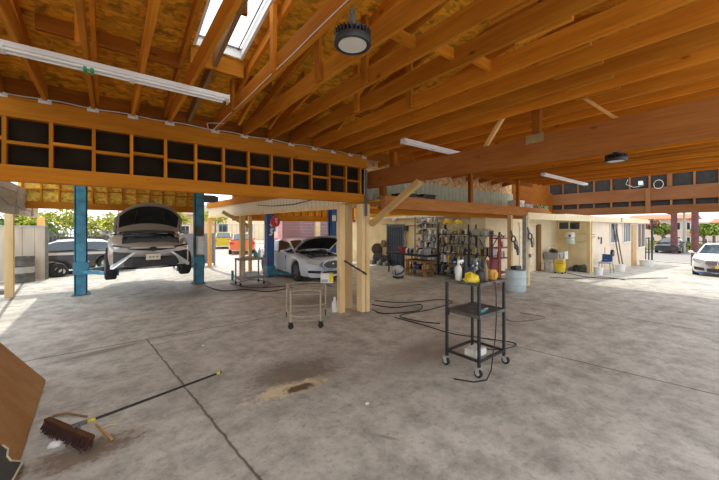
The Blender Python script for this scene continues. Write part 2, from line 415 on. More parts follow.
# joists
joist_x = [-.99,-.62,-.17,.257,.70,1.33,1.79,2.22,2.65,3.14,3.58,4.0,4.38]
proto_tie = None
def joist(x, y0, y1, label, group, tie=True, z=3.44, lap=False, split=False):
    m = MB().box(x-.02, x+.02, y0, y1, z, z+.19, None, .003)
    o = single(m, 'ceiling_joist', W_Y, label, 'joist', group)
    if tie:
        e = MB(); e.box(x-.06, x+.06, YB-.006, YB+.0, 3.405, 3.455); e.ball((x-.02, YB-.02, 3.45), .022, 1, (1.3,.8,.9)); e.ball((x+.03, YB-.02, 3.445), .02, 1)
        e.build('tie_plate', GALV, o)
    return o
for i, x in enumerate(joist_x):
    if x < .5: lb, gp = 'orange ceiling joist above the long strip light, left of the skylight', 'joists left of the skylight'
    elif x < .8: lb, gp = 'orange ceiling joist along the left edge of the skylight', None
    elif x < 1.4: lb, gp = 'weathered pale joist carrying a white cable, just right of the skylight', None
    else: lb, gp = 'orange ceiling joist in the close row between the skylight and the long right-hand beam', 'joists right of the skylight'
    joist(x, -.3, 5.6, lb, gp)
rj = []
x = 4.86
while x < 12.85:
    rj.append(x); x += .4064
for x in rj: joist(x, -.3, 5.15, 'orange ceiling joist of the far right bay beyond the long beam', 'joists of the far right bay', False)
# lap scabs beside the joists
for i, x in enumerate(joist_x[6:]):
    for yy in (1.05+.03*i,):
        m = MB().box(x+.021, x+.06, yy-.22, yy+.2, 3.425, 3.60)
        single(m, 'lap_block', W_Y, 'short lap board nailed against a joist of the close row, lower edge just showing', 'board', 'lap boards on the joists')
# rafters
for i, x in enumerate(joist_x):
    xx = x+.046 if x > -.5 else x-.046
    if .65 < x < .8: xx = .70-.046
    m = MB(); m.bar((xx,5.6,zs(5.6)-.072), (xx,1.5,zs(1.5)-.072), .038, .14); m.bar((xx,1.5,zs(1.5)-.072), (xx,-.3,zs(-.3)-.072), .038, .14)
    single(m, 'rafter', W_Y, 'orange rafter sloping up under the board ceiling', 'rafter', 'rafters under the board ceiling')
for x in rj[::2]:
    m = MB(); m.bar((x+.05,6.5,zs(5.6)-.072), (x+.05,1.5,zs(1.5)-.072), .038, .14)
    single(m, 'rafter', W_Y, 'dim rafter above the joists of the far right bay', 'rafter', 'rafters of the far right bay')
m = MB().bar((1.08+.02,3.2,zs(3.2)-.09), (1.02,4.9,zs(4.9)-.09), .045, .16)
single(MB().bar((1.0,1.6,zs(1.6)-.09), (.96,5.55,zs(5.55)-.09), .045, .15), 'rafter', wood('grey_rafter', (.34,.22,.11), 1), 'dull grey-brown rafter crossing below the skylight opening', 'rafter')
single(MB().box(.86,1.06,3.12,3.16,zs(3.12)-.16,zs(3.12)-.02), 'blocking', D_X, 'brown offcut block against the rafter under the skylight', 'block')
single(MB().box(.72,1.31,4.01,4.05,zs(4.03)-.2,zs(4.03)), 'skylight_header', W_X, 'pale orange header board closing the lower end of the skylight', 'board')
# blocking between rafters (dark row) and over the header beam
for a, b in zip(joist_x, joist_x[1:]):
    if .6 < a < .8: continue
    m = MB().box(a+.07, b-.03, 4.22, 4.26, zs(4.24)-.15, zs(4.24)-.001)
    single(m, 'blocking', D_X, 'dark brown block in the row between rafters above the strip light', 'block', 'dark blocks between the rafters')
for a, b in zip(joist_x, joist_x[1:]):
    m = MB().box(a+.021, b-.021, YB+.06, YB+.10, 3.441, 3.66)
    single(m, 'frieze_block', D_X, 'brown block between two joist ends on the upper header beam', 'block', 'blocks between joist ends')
for x, y, h in ((1.33,3.05,0), (1.79,2.95,0), (2.22,2.7,0), (2.65,3.4,0), (1.33,4.4,0), (3.14,2.9,0), (-.17,3.6,0)):
    m = MB().box(x-.06, x-.0215, y-.045, y+.045, 3.45, zs(y)-.02)
    single(m, 'strut', W_Z, 'upright strut from a ceiling joist up to the sloping boards', 'strut', 'upright struts above the joists')
for i, (a, b) in enumerate(zip(joist_x[6:9], joist_x[7:10])):
    y = 2.0-.10*i
    m = MB().box(a+.0205, b-.0205, y-.02, y+.02, 3.53, 3.63)
    single(m, 'bridging_block', W_X, 'bridging block between two joists of the close right-hand row', 'block', 'bridging blocks between right joists')
for x0, y0, y1 in ((1.56,5.0,3.9),(2.0,4.9,3.7),(2.9,4.3,3.2)):
    m = MB().bar((x0,y0,3.50), (x0,y1,zs(y1)-.12), .038, .09)
    single(m, 'diagonal_brace', W_Y, 'short slanting brace between joists right of the skylight', 'brace', 'slanting braces between joists')
# loose wires
single(MB().tube([(1.33+.0, 4.95,3.43), (1.22,5.15,3.47), (1.18,5.32,3.50), (1.22,5.40,3.44), (1.27,5.36,3.41), (1.302,5.1,3.455), (1.302,4.5,3.46), (1.302,3.8,3.455), (1.302,3.2,3.462), (1.302,2.6,3.46), (1.302,2.3,3.47), (1.302,1.2,3.47)], .005, 6), 'cable', WHITE, 'white cable along the pale joist right of the skylight, looped at its lower end', 'cable')

# long beam running towards the camera on the right
XC = 4.6
single(MB().box(XC-.065, XC+.065, -1.4, 5.62, 2.78, 3.14, None, .006), 'girder', BROWN_Y, 'big brown girder running from the centre posts to the right edge', 'beam')
pc = onX(538,0,XC)
p_ = thing('king_post', 'short brown post with a steel shoe standing on the long brown girder', 'post', (XC, 1.95, 3.14))
MB().box(XC-.045, XC+.045, 1.90, 2.00, 3.141, 4.2).build('post', D_Z, p_)
sp_ = MB().box(XC-.071, XC-.066, 1.84, 2.07, 3.04, 3.16).build('post_shoe', M('brass_coloured_steel', (.42,.33,.15), .4, .6), p_)
bl = MB()
for y in (1.88, 2.03): bl.cyl((XC-.08,y,3.08), (XC-.071,y,3.08), .012, n=8)
bl.build('bolt', STEEL, sp_)
single(MB().bar((XC+.0,2.71,3.15), (XC+.0,2.05,4.05), .06, .05), 'diagonal_brace', PINE, 'pale slanting brace left of the short post on the brown girder', 'brace')
single(MB().bar((XC+.03,1.08,3.15), (XC+.03,1.62,3.72), .05, .035), 'diagonal_brace', PINE, 'pale slanting brace right of the short post on the brown girder', 'brace')
post(XC, 4.75, .1, .14, 3.44, D_Z, 'stub post above the far end of the brown girder', None, 'stub_post', 3.141)
post(XC+.02, 5.1, .11, .13, 2.779, D_Z, 'stub post under the far end of the brown girder, behind the slanting cream brace', None, 'stub_post', 2.581)
single(MB().bar((XC-.03,5.42,1.98), (XC-.03,4.02,2.76), .1, .12, bev=.005), 'knee_brace', wood('cream_pine', (.78,.55,.24), 1, .8), 'cream slanting knee brace from the centre posts up to the brown girder', 'brace')
# centre posts
post(4.10, 5.92, .135, .135, 2.43, CREAMW, 'left one of the three cream posts standing together at the centre')
post(4.46, 6.12, .13, .13, 2.43, CREAMW, 'middle and rearmost one of the three cream posts at the centre')
p_ = thing('timber_post', 'thick right-hand cream post of the centre trio with a dark pipe on top', 'post', (4.44,5.56,0))
MB().box(4.34,4.435,5.46,5.66,0,2.42,None,.005).build('plank', CREAMW, p_); MB().box(4.44,4.54,5.44,5.66,0,2.42,None,.005).build('plank', CREAMW, p_)
MB().cyl((4.40,5.40,2.15),(4.40,5.40,3.15),.03,n=12).build('pipe', GREYD, p_)
MB().box(4.545,4.60,5.50,5.58,.42,.58,None,.01).build('outlet_box', GREYG, p_)
MB().lathe(((.0,0),(.30,0),(.26,.03),(.17,.05),(.0,.05)), (4.44,5.56,.001), n=18).build('mortar_foot', M('grey_mortar', (.30,.27,.23), .9), p_)
single(MB().tube([(4.03,5.7,1.18),(4.22,5.55,1.03),(4.42,5.40,.88)], .02, 8), 'pry_bar', BLACK, 'black bar sticking out across the centre posts at waist height', 'bar')
# mezzanine edge on the right
XE = onY(548,0,5.0)[0]
single(MB().box(4.55, XE, 4.96, 5.08, 2.30, 2.58, None, .006), 'edge_beam', wood('salmon_timber', (.60,.27,.09), 0), 'orange beam edging the storage loft behind the brown girder', 'beam')
single(MB().box(4.7, XE, 5.6, 5.66, 2.22, 2.34), 'ledger_board', W_X, 'thin board hanging below and behind the loft edge beam', 'board')
single(MB().box(4.55, 13.2, 5.085, 6.55, 2.46, 2.50), 'loft_deck', OSB, 'plywood deck of the storage loft above the shelves', 'deck')
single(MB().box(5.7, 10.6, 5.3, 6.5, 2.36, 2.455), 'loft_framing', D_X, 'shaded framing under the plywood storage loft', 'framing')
m = MB(); n = 300
for k in range(n):
    xa, xb = 4.65+8.6*k/n, 4.65+8.6*(k+1)/n
    m.face(((xa,6.56+.03*sin(xa*2*pi/.2),2.502),(xb,6.56+.03*sin(xb*2*pi/.2),2.502),(xb,6.56+.03*sin(xb*2*pi/.2),3.28),(xa,6.56+.03*sin(xa*2*pi/.2),3.28)))
bmesh.ops.remove_doubles(m.bm, verts=m.bm.verts[:], dist=1e-4)
single(m, 'corrugated_panel', M('pale_green_sheet', (.50,.52,.37), .6, 0, .12, 3), 'pale green corrugated sheet standing at the back of the storage loft', 'panel', smooth=True)
single(MB().box(13.25, 16.85, 6.60, 6.63, 2.50, 4.5), 'board_wall', D_X, 'dark brown boards closing the gap left of the far framed header', 'panel')
single(MB().box(4.65, 13.2, 6.60, 6.63, 2.50, 3.9), 'board_wall', osb('rosy_strand_board', (.80,.50,.24)), 'rosy strand board wall above the pale green corrugated sheet', 'panel')
for pxx, lb in ((470.5,'dark post rising from the loft edge beam left of the other'), (518,'slim orange post rising from the loft edge beam near its right end')):
    q = onY(pxx,0,5.02); post(q[0], 5.02, .11, .09, 3.44, D_Z if pxx < 500 else W_Z, lb, None, 'loft_post', 2.581)
# far right framed header
XD = 17.0
h_ = thing('framed_header', 'long brown framed header with dark gaps spanning the far right opening', 'beam', (XD, 2.5, 2.46))
DBR = wood('brown_fascia', (.25,.115,.05), 1, .8, False); DBRZ = wood('brown_fascia_upright', (.27,.125,.055), 2, .8, False)
MB().box(XD-.06, XD+.06, -3, 6.72, 2.46, 2.77, None, .006).build('lower_beam', DBR, h_)
MB().box(XD-.07, XD+.06, -3, 6.72, 2.98, 3.49, None, .006).build('upper_beam', DBR, h_)
MB().box(XD+.03, XD+.06, -3, 6.72, 2.77, 4.15).build('backing_panel', M('dark_grey_felt', (.045,.042,.038), .95, spec=.1), h_)
MB().box(XD-.06, XD+.06, -3, 6.72, 4.10, 4.2).build('top_plate', DBR, h_)
y = 6.65
k = 0
while y > -2.5:
    MB().box(XD-.05, XD+.03, y-.03, y+.03, 3.49, 4.10).build('stud', DBRZ, h_)
    MB().box(XD-.05, XD+.03, y-.03, y+.03, 2.77, 2.98).build('spacer_block', DBRZ, h_)
    y -= .62; k += 1
MB().box(XD-.1, XD-.061, 2.9, 3.05, 2.46, 3.45).build('splice_plate', DBRZ, h_)
MB().box(XD-.1, XD-.061, 2.28, 2.42, 3.49, 4.1).build('splice_plate', DBRZ, h_)
post(XD-.12, 6.55, .1, .16, 3.55, D_Z, 'brown upright at the left end of the far framed header', None, 'end_post', 2.46)
m = MB(); m.tube([(XD-.09,3.6,3.9),(XD-.1,3.66,3.7),(XD-.09,3.4,3.55),(XD-.1,3.1,3.6),(XD-.09,3.12,3.72)], .007, 6)
single(m, 'cable', WHITE, 'white cable dangling on the framed header over the far opening', 'cable')
m = MB(); m.tube([(XD-.09,2.66+.14*cos(a),3.60+.17*sin(a)) for a in [k*pi/8 for k in range(16)]], .007, 6, True)
single(m, 'cable_coil', WHITE, 'white cable loop hung on the framed header over the far opening', 'cable')
single(MB().box(XD-.16, XD-.071, 3.12, 3.26, 3.62, 3.78, None, .01), 'junction_box', WHITE, 'white junction box on the framed header over the far opening', 'box')

# rear header of the lift bay
r_ = thing('rear_header', 'studded header with board coloured sunlit yellow behind the lifted grey car', 'beam', (1.2, 14.0, 2.5))
MB().box(-2.2, 2.85, 14.0, 14.12, 2.5, 2.72, None, .006).build('beam', W_X, r_)
MB().box(-2.2, 2.85, 14.10, 14.13, 2.72, 3.91).build('board_panel', OSB_LIT, r_)
for k in range(13):
    xx = -2.1+.41*k; MB().box(xx-.02, xx+.02, 14.0, 14.095, 2.72, 3.9).build('stud', W_Z, r_)
    if k < 12: MB().box(xx+.021, xx+.389, 14.01, 14.09, 3.08+.03*(k%2), 3.12+.03*(k%2)).build('blocking', W_X, r_)
r_ = thing('rear_header', 'brown studded header behind the open bonnet of the silver saloon', 'beam', (8, 14.6, 2.25))
MB().box(4.3, 11.1, 14.6, 14.72, 2.22, 2.5, None, .006).build('beam', W_X, r_)
MB().box(4.3, 11.1, 14.70, 14.73, 2.5, 3.9).build('board_panel', OSB, r_)
for k in range(17):
    xx = 4.4+.41*k; MB().box(xx-.02, xx+.02, 14.6, 14.695, 2.5, 3.9).build('stud', W_Z, r_)
# divider header between the two bays
A0, A1 = (4.72, 5.85), (3.85, 16.9)
def dv(f): return (A0[0]+(A1[0]-A0[0])*f, A0[1]+(A1[1]-A0[1])*f)
s_ = thing('siding_header', 'cream boarded header running back between the two lift bays', 'beam', (4.3, 11, 2.4))
SID = NT('cream_grooved_siding'); v = SID.obj(); sx = SID.n('ShaderNodeSeparateXYZ'); SID.l(v, sx.inputs[0])
gr = SID.rng(SID.math('ABSOLUTE', SID.math('SUBTRACT', SID.math('FRACT', SID.math('MULTIPLY', sx.outputs[1], 5.0)), .5)), .44, .49)
SID.fin(SID.mix(gr, (.84,.74,.54), (.42,.33,.20)), .8)
MB().bar((*A0,2.70), (*A1,2.70), .05, .62).build('siding', SID.m, s_)
MB().bar((A0[0]-.05,A0[1],2.42), (A1[0]-.05,A1[1],2.42), .05, .09).build('bottom_trim', CREAMW, s_)
a, b = dv(.30), dv(1.0); MB().bar((a[0]-.07,a[1],2.98), (b[0]-.07,b[1],2.98), .08, .24).build('beam', W_Y, s_)
single(MB().tube([(4.5,6.6,2.75),(4.42,7.6,2.68),(4.36,8.8,2.60),(4.28,10.2,2.62),(4.2,11.4,2.72)], .014, 6), 'cable', BLACK, 'black cable drooping along the cream boarded header', 'cable')
pa = G(242.3, 275.5); post(pa[0], pa[1], .19, .19, 2.38, CREAMW, 'weathered cream post left of its pair behind the tool cart', None)
pb = G(250.0, 273.5); post(pb[0], pb[1], .13, .13, 2.38, CREAMW, 'thinner right-hand cream post of the pair behind the tool cart', None)
single(MB().bar((pb[0]-.02,pb[1],1.95), (pa[0]-.5,pa[1]+.9,2.55), .1, .14), 'knee_brace', CREAMW, 'cream slanting brace at the head of the post pair behind the tool cart', 'brace')
pe = G(209.7, 267); post(pe[0], pe[1], .16, .16, 2.4, PINE, 'brown post at the far end of the boarded header, right of the blue lift column')
# left edge: post, beam with grey slat panel
pl = G(9.5, 297); post(pl[0], pl[1], .17, .17, 2.3, CREAMW, 'sunlit cream post at the far left in front of the grey screen')
s_ = thing('slat_panel', 'weathered grey board panel hung along the left eave', 'panel', (-2.0, 11, 2.4))
for k in range(4):
    MB().bar((-2.05+.012*k, 5.6, 2.36+.203*k), (-2.05+.012*k, 16.2, 2.36+.203*k), .03, .203).build('board', GREYW_Y, s_)
for yy in (6.2, 8.4, 10.6, 12.8, 15.0): MB().box(-2.03, -1.98, yy-.04, yy+.04, 2.27, 3.06).build('batten', GREYW_Y, s_)
MB().tube([(-1.96, 5.7+.25*k, 2.80-.012*k+.03*sin(k)) for k in range(38)], .012, 6).build('cable', GREYD, s_)
post(onY(41,0,17.0)[0], 17.0, .2, .2, 2.3, PINE, 'pine post at the far end of the left eave, above the grey screen')
# ================================================================== VEHICLES
def lerp(tab, x):
    if x <= tab[0][0]: return tab[0][1]
    for (a, u), (b, v) in zip(tab, tab[1:]):
        if x <= b:
            f = (x-a)/(b-a); return u+(v-u)*f
    return tab[-1][1]
def paint(name, col, metal=.3, rough=.28):
    t = NT(name); t.fin(col, rough, metal); t.p.inputs['Coat Weight'].default_value = .6; t.p.inputs['Coat Roughness'].default_value = .08
    return t.m
def make_car(name, label, loc, rz, p, group=None):
    """local frame: nose at x=0, tail at x=L, wheels on z=0"""
    root = thing(name, label, 'car', loc, rz, group)
    L, W, body = p['L'], p['W'], p['paint']; sw, tsw = p.get('sweep', .28), .18
    wx, R = p['wheels'], p['R']; bay = p.get('bay'); zt_, zs_, zb_ = p['top'], p['shoulder'], p['bottom']; ww = p['width']
    def px_(x, y):
        q = (abs(y)/W)**2.4
        if x < 1.0: x = x + sw*q*(1-x)
        if x > L-1.0: x = x - tsw*q*(1-(L-x))
        return x
    N = p.get('N', 56); rows = []; xs = sorted(set([L*k/N for k in range(N+1)]+[w+s*R*1.12*f for w in wx for s in (-1,1) for f in (1,.9,.7,.4)]+([bay[0], bay[1]] if bay else [])))
    mb = MB(); secs = []
    for x in xs:
        w, zt, zs2, zb = W*lerp(ww, x), lerp(zt_, x), lerp(zs_, x), lerp(zb_, x)
        for c in wx:
            rr = R*1.13
            if abs(x-c) < rr: zb = max(zb, R+sqrt(rr*rr-(x-c)**2)*.98)
        zs2 = min(zs2, zt); zb = min(zb, zs2-.03); h = zs2-zb
        sec = [(0,zb),(.86*w,zb),(.965*w,zb+.10*h),(1.0*w,zb+.42*h),(.995*w,zb+.72*h),(.955*w,zs2),(.86*w,zs2+.62*(zt-zs2)),(.66*w,zt-.08*(zt-zs2)),(.3*w,zt),(0,zt)]
        pts = [(px_(x,y), y, z) for y, z in sec]
        secs.append(pts + [(q[0], -q[1], q[2]) for q in pts[-2:0:-1]])
    vr = [[mb.bm.verts.new(Vector(q)) for q in s] for s in secs]; n = len(vr[0])
    for i in range(len(vr)-1):
        for k in range(n):
            if bay and bay[0]-1e-6 <= xs[i] and xs[i+1] <= bay[1]+1e-6 and k in (7,8,9,10): continue
            mb.bm.faces.new((vr[i][k], vr[i][(k+1)%n], vr[i+1][(k+1)%n], vr[i+1][k]))
    mb.bm.faces.new(vr[0]); mb.bm.faces.new(vr[-1][::-1])
    bo = mb.build('body', body, root, True, local=True)
    # greenhouse: stations of (x, roof z, roof half width, base z, base half width)
    gh = p['cabin']; A = []; dz_ = p.get('droop', 0.0)
    for x, zr, wr, zb, wb in gh:
        A.append([(x,wb*W,zb),(x,wr*W+.035*(zr>zb+.1),zb+(zr-zb)*.86),(x,wr*W*.93,zr-.012),(x,wr*W*.5,zr+.012),(x,0,zr+.018)])
    full = [a+[(q[0],-q[1],q[2]) for q in a[-2::-1]] for a in A]
    nseg = len(full)-1
    def patch(nm, faces, mat, off=0.0):
        m = MB()
        for i, k in faces: m.face((full[i][k], full[i][k+1], full[i+1][k+1], full[i+1][k]))
        bmesh.ops.remove_doubles(m.bm, verts=m.bm.verts[:], dist=1e-5)
        return m.build(nm, mat, root, True, local=True)
    ws, rw = p.get('ws', (0,)), p.get('rw', (nseg-1,))
    patch('windshield', [(i,k) for i in ws for k in (2,3,4,5)], GLASSD)
    patch('rear_window', [(i,k) for i in rw for k in (2,3,4,5)], GLASSD)
    patch('roof', [(i,k) for i in range(nseg) if i not in ws and i not in rw for k in (2,3,4,5)], body)
    patch('roof_rail', [(i,k) for i in range(nseg) for k in (1,6)], body)
    for k in (0, 7): patch('side_window', [(i,k) for i in range(nseg)], GLASSD)
    for xx in p.get('pillars', ()):
        for s in (-1, 1):
            m = MB(); z0, z1 = lerp(zs_, xx), lerp([(a[0],a[1]) for a in gh], xx)
            wb, wr = lerp([(a[0],a[4]) for a in gh], xx)*W, lerp([(a[0],a[2]) for a in gh], xx)*W
            m.bar((xx,s*(wb+.004),z0), (xx+.05,s*(wr+.032),z1-.09), .02, .07, (1,0,0)); m.build('door_pillar', BLKPL, root, local=True)
    # wheels
    tw = p.get('tw', .21)
    for x in wx:
        for s in (-1, 1):
            y = s*(W*(1.07 if p.get('steer') else .985)-tw); yo = s*(W*.985)
            m = MB(); ax = (0, s, 0)
            m.lathe(((R*.62,0),(R*.93,.0),(R,.03),(R,tw-.03),(R*.93,tw),(R*.66,tw),(R*.64,tw-.03)), (x,y,R-dz_), ax, 28)
            t = m.build('tyre', RUBBER, root, True, local=True)
            m = MB(); m.lathe(((R*.66,tw-.01),(R*.62,tw-.015),(R*.60,tw-.06),(R*.58,.05),(0,.05)), (x,y,R-dz_), ax, 28)
            ns = p.get('spokes', 5)
            for k in range(ns):
                a = 2*pi*k/ns+.3
                for da in (-.09, .09):
                    c0 = Vector((x+R*.10*cos(a), y+s*(tw-.03), R-dz_+R*.10*sin(a))); c1 = Vector((x+R*.61*cos(a+da), y+s*(tw-.025), R-dz_+R*.61*sin(a+da)))
                    m.bar(c0, c1, .045*R/.33, .02, ax)
            m.cyl((x,y+s*(tw-.05),R-dz_), (x,y+s*(tw-.012),R-dz_), R*.15, n=14)
            rm_ = m.build('rim', p.get('rim', GALV), t, True, local=True)
            if p.get('steer') and x == wx[0]:
                RM = Matrix.Translation((x, y+s*tw/2, 0)) @ Matrix.Rotation(p['steer'], 4, 'Z') @ Matrix.Translation((-x, -y-s*tw/2, 0))
                t.data.transform(RM); rm_.data.transform(RM)
            m = MB(); m.lathe(((R*1.10,-.02),(R*1.14,.0),(R*1.14,tw*.2)), (x,y,R), ax, 24) if False else None
            m.box(x-R*1.05, x+R*1.05, min(y,y-s*.02), max(y,y-s*.02), .3, R*2+.1); m.build('wheel_well', BLKPL, root, local=True)
    # front/rear patches given as outlines in (y,z)
    def nose(nm, outline, mat, off=.014, tail=False, mirror=False, slope=None, par=root):
        for s in ((1,-1) if mirror else (1,)):
            pts = []; oo = outline
            for (y0, z0), (y1, z1) in zip(oo, oo[1:]+oo[:1]):
                k = max(1, int(abs(y1-y0)/.08))
                for j in range(k): pts.append((s*(y0+(y1-y0)*j/k), z0+(z1-z0)*j/k))
            m = MB()
            if tail: q = [(px_(L, y)+off, y, z) for y, z in pts]; ext = (-.03,0,0)
            else:
                q = [(px_(lerp(slope, z) if slope else 0.0, y)-off, y, z) for y, z in pts]; ext = (.03,0,0)
            m.prism(q, ext); bmesh.ops.triangulate(m.bm, faces=[f for f in m.bm.faces if len(f.verts) > 4])
            o = m.build(nm, mat, par, local=True)
        return o
    for s in (-1, 1):
        m = MB(); xm = gh[0][0]+.42; zm = lerp(zs_, xm)+.10
        m.ball((xm, s*(W+.09), zm), .1, 2, (.55,1.0,.62)); m.bar((xm,s*(W*.92),zm-.07),(xm,s*(W+.05),zm-.03),.05,.04); m.build('mirror', body, root, True, local=True)
    for s in (-1, 1):
        for xx in p.get('handles', ()):
            m = MB(); m.box(xx-.09, xx+.09, s*(W*.985)-.02, s*(W*.985)+.022, lerp(zs_,xx)-.16, lerp(zs_,xx)-.13, None, .006); m.build('door_handle', body, root, local=True)
        for xx in p.get('seams', ()):
            m = MB(); m.box(xx-.006, xx+.006, s*W*.975-.012, s*W*.975+.0235, .36, lerp(zs_,xx)-.05); m.build('door_seam', BLKPL, root, local=True)
    return root, nose, px_
def open_bonnet(root, x0, hw, zh, L, ang, body, crown=.10, th=.035, round_=.35, lin0=.10):
    """hinged at x0 (cowl), opens upwards; leading edge towards -x"""
    def q(u, v, off):   # u 0..1 from hinge to leading edge, v -1..1
        lead = L*(1-round_*.35*abs(v)**2.6); a = u*lead; w = hw*(1-.04*u)
        bulge = crown*(1-v*v)*(.5+.5*sin(pi*min(1,u*.9+.1)))+.12*sin(pi*u*.5)*0-.10*u*u*(1-0.2*v*v)
        n = bulge+off
        return (x0-a*cos(ang)+n*sin(ang)*1.0, v*w, zh+a*sin(ang)+n*cos(ang))
    NU, NV = 10, 14
    def shell(off, u0, u1, v0, v1):
        m = MB(); g = [[m.bm.verts.new(Vector(q(u0+(u1-u0)*i/NU, v0+(v1-v0)*j/NV, off))) for j in range(NV+1)] for i in range(NU+1)]
        for i in range(NU):
            for j in range(NV): m.bm.faces.new((g[i][j], g[i+1][j], g[i+1][j+1], g[i][j+1]))
        return m
    b = shell(0, 0, 1, -1, 1).build('bonnet', body, root, True, local=True, thick=th)
    shell(-.045, lin0, .88, -.86, .86).build('bonnet_liner', M('bonnet_liner', (.030,.032,.027), .85, 0, .3, 6), b, True, local=True, thick=.015)
    for v in (-.45, .45): m = MB(); m.bar(q(lin0+.02,v,-.055), q(.8,v*.8,-.06), .022, .02); m.build('bonnet_rib', BLKPL, b, local=True)
    for s in (-1, 1):
        m = MB(); m.tube([(x0-.25, s*hw*.93, zh-.05), q(.45, s*.93, -.03)], .012, 6); m.build('bonnet_strut', BLKPL, b, local=True)
    return q
def engine_bay(root, x0, x1, hw, ztop, zlow, seed=1):
    rnd = random.Random(seed)
    b = MB(); b.box(x0, x1, -hw, hw, zlow-.02, zlow); b.box(x1-.02, x1, -hw, hw, zlow, ztop-.03)
    b.box(x0, x0+.02, -hw, hw, zlow, ztop-.09); b.box(x0, x1, -hw, -hw+.02, zlow, ztop-.06); b.box(x0, x1, hw-.02, hw, zlow, ztop-.06)
    e = b.build('engine_bay', BLKPL, root, local=True)
    m = MB(); m.box(x0+.25, x1-.25, -hw*.45, hw*.5, zlow, ztop-.07, None, .03); m.build('engine_cover', GREYPL, e, local=True)
    m = MB(); m.box(x0+.06, x0+.2, -hw*.8, hw*.8, zlow, ztop-.05, None, .02); m.build('radiator_shroud', BLACK, e, local=True)
    for k in range(5):
        x, y = rnd.uniform(x0+.2, x1-.15), rnd.choice((-1,1))*rnd.uniform(.55,.85)*hw; r = rnd.uniform(.05,.09)
        m = MB(); m.cyl((x,y,zlow), (x,y,ztop-rnd.uniform(.04,.10)), r, r*.8, 12); m.cyl((x,y,ztop-.10), (x,y,ztop-.05), r*.4, n=10); m.build('reservoir', (GREYPL, BLACK, STEEL, WHITE)[k%4], e, local=True)
    m = MB(); m.tube([(x0+.2,-hw*.5,ztop-.05),(x0+.35,-hw*.6,ztop-.03),(x1-.2,-hw*.55,ztop-.04)], .022, 8); m.tube([(x0+.2,hw*.55,ztop-.06),(x0+.4,hw*.62,ztop-.03),(x1-.15,hw*.4,ztop-.05)], .02, 8); m.build('hose', RUBBER, e, local=True)

SILVER = paint('warm_silver_paint', (.62,.575,.50), .3); ICE = paint('icy_silver_paint', (.74,.79,.86), .2); PEARL = paint('white_paint_gloss', (.86,.85,.83), 0)
# --- grey sedan on the lift
mp = dict(L=4.85, W=.905, paint=SILVER, wheels=(.97,3.75), R=.355, bay=(.34,1.18), sweep=.34, spokes=5, droop=.16, steer=radians(3), tw=.24,
    width=[(0,.93),(.4,1.0),(3.9,1.0),(4.85,.86)], top=[(0,.70),(.12,.76),(.35,.82),(1.2,1.02),(1.6,1.04),(4.1,1.08),(4.85,.98)],
    shoulder=[(0,.62),(.2,.70),(1.1,.93),(4.2,1.02),(4.85,.9)], bottom=[(0,.17),(.5,.2),(4.3,.22),(4.85,.36)],
    cabin=[(1.18,1.03,.80,1.02,.86),(2.0,1.48,.62,1.0,.93),(2.8,1.53,.62,1.0,.95),(3.6,1.45,.58,1.03,.92),(4.5,1.08,.66,1.06,.82)], handles=(2.5,3.3), seams=(1.7,2.75), pillars=(2.6,))
car, nose, pxf = make_car('lifted_sedan', 'silver-grey sedan raised on the blue lift with its bonnet open, facing the camera', (.87, 9.55, .71), pi/2, mp)
nose('grille_intake', [(-.50,.46),(.50,.46),(.60,.27),(.52,.215),(-.52,.215),(-.60,.27)], BLKPL, .012)
nose('upper_grille', [(-.52,.665),(0,.635),(.52,.665),(.5,.645),(0,.605),(-.5,.645)], BLACK, .014)
nose('side_intake', [(.80,.60),(.42,.555),(.80,.30)], BLACK, .012, mirror=True)
nose('slash_trim', [(.36,.58),(.42,.58),(.86,.25),(.86,.18),(.79,.18)], paint('bright_silver', (.78,.82,.86), .4), .03, mirror=True)
nose('headlamp', [(.44,.71),(.80,.77),(.83,.73),(.5,.675)], GLASSD, .012, mirror=True)
nose('marker_lamp', [(.85,.54),(.87,.54),(.87,.40),(.86,.40)], RED, .03)
pl_ = nose('number_plate', [(-.155,.385),(.155,.385),(.155,.53),(-.155,.53)], M('plate_cream', (.80,.72,.55), .5), .03)
m = MB()
for yy in (-.08, .0, .075): m.box(-.046, -.044, yy-.02, yy+.018, .44, .475)
m.build('plate_mark', M('plate_mark_brown', (.36,.27,.15), .6), pl_, local=True)
m = MB(); m.lathe(((.0,.0),(.085,.0),(.085,.012),(.0,.02)), (-.02,0,.655), (-1,0,.2), 18); bmesh.ops.scale(m.bm, vec=(1,1,.72), verts=m.bm.verts[:], space=Matrix.Translation((0,0,-.655))); m.build('badge', BLACK, car, True, local=True)
nose('splitter', [(-.80,.215),(.80,.215),(.74,.17),(-.74,.17)], BLACK, .006)
engine_bay(car, .34, 1.18, .62, .98, .60, 3)
open_bonnet(car, 1.22, .80, 1.06, 1.12, radians(46), SILVER, .14, .045, 1.35, .24)
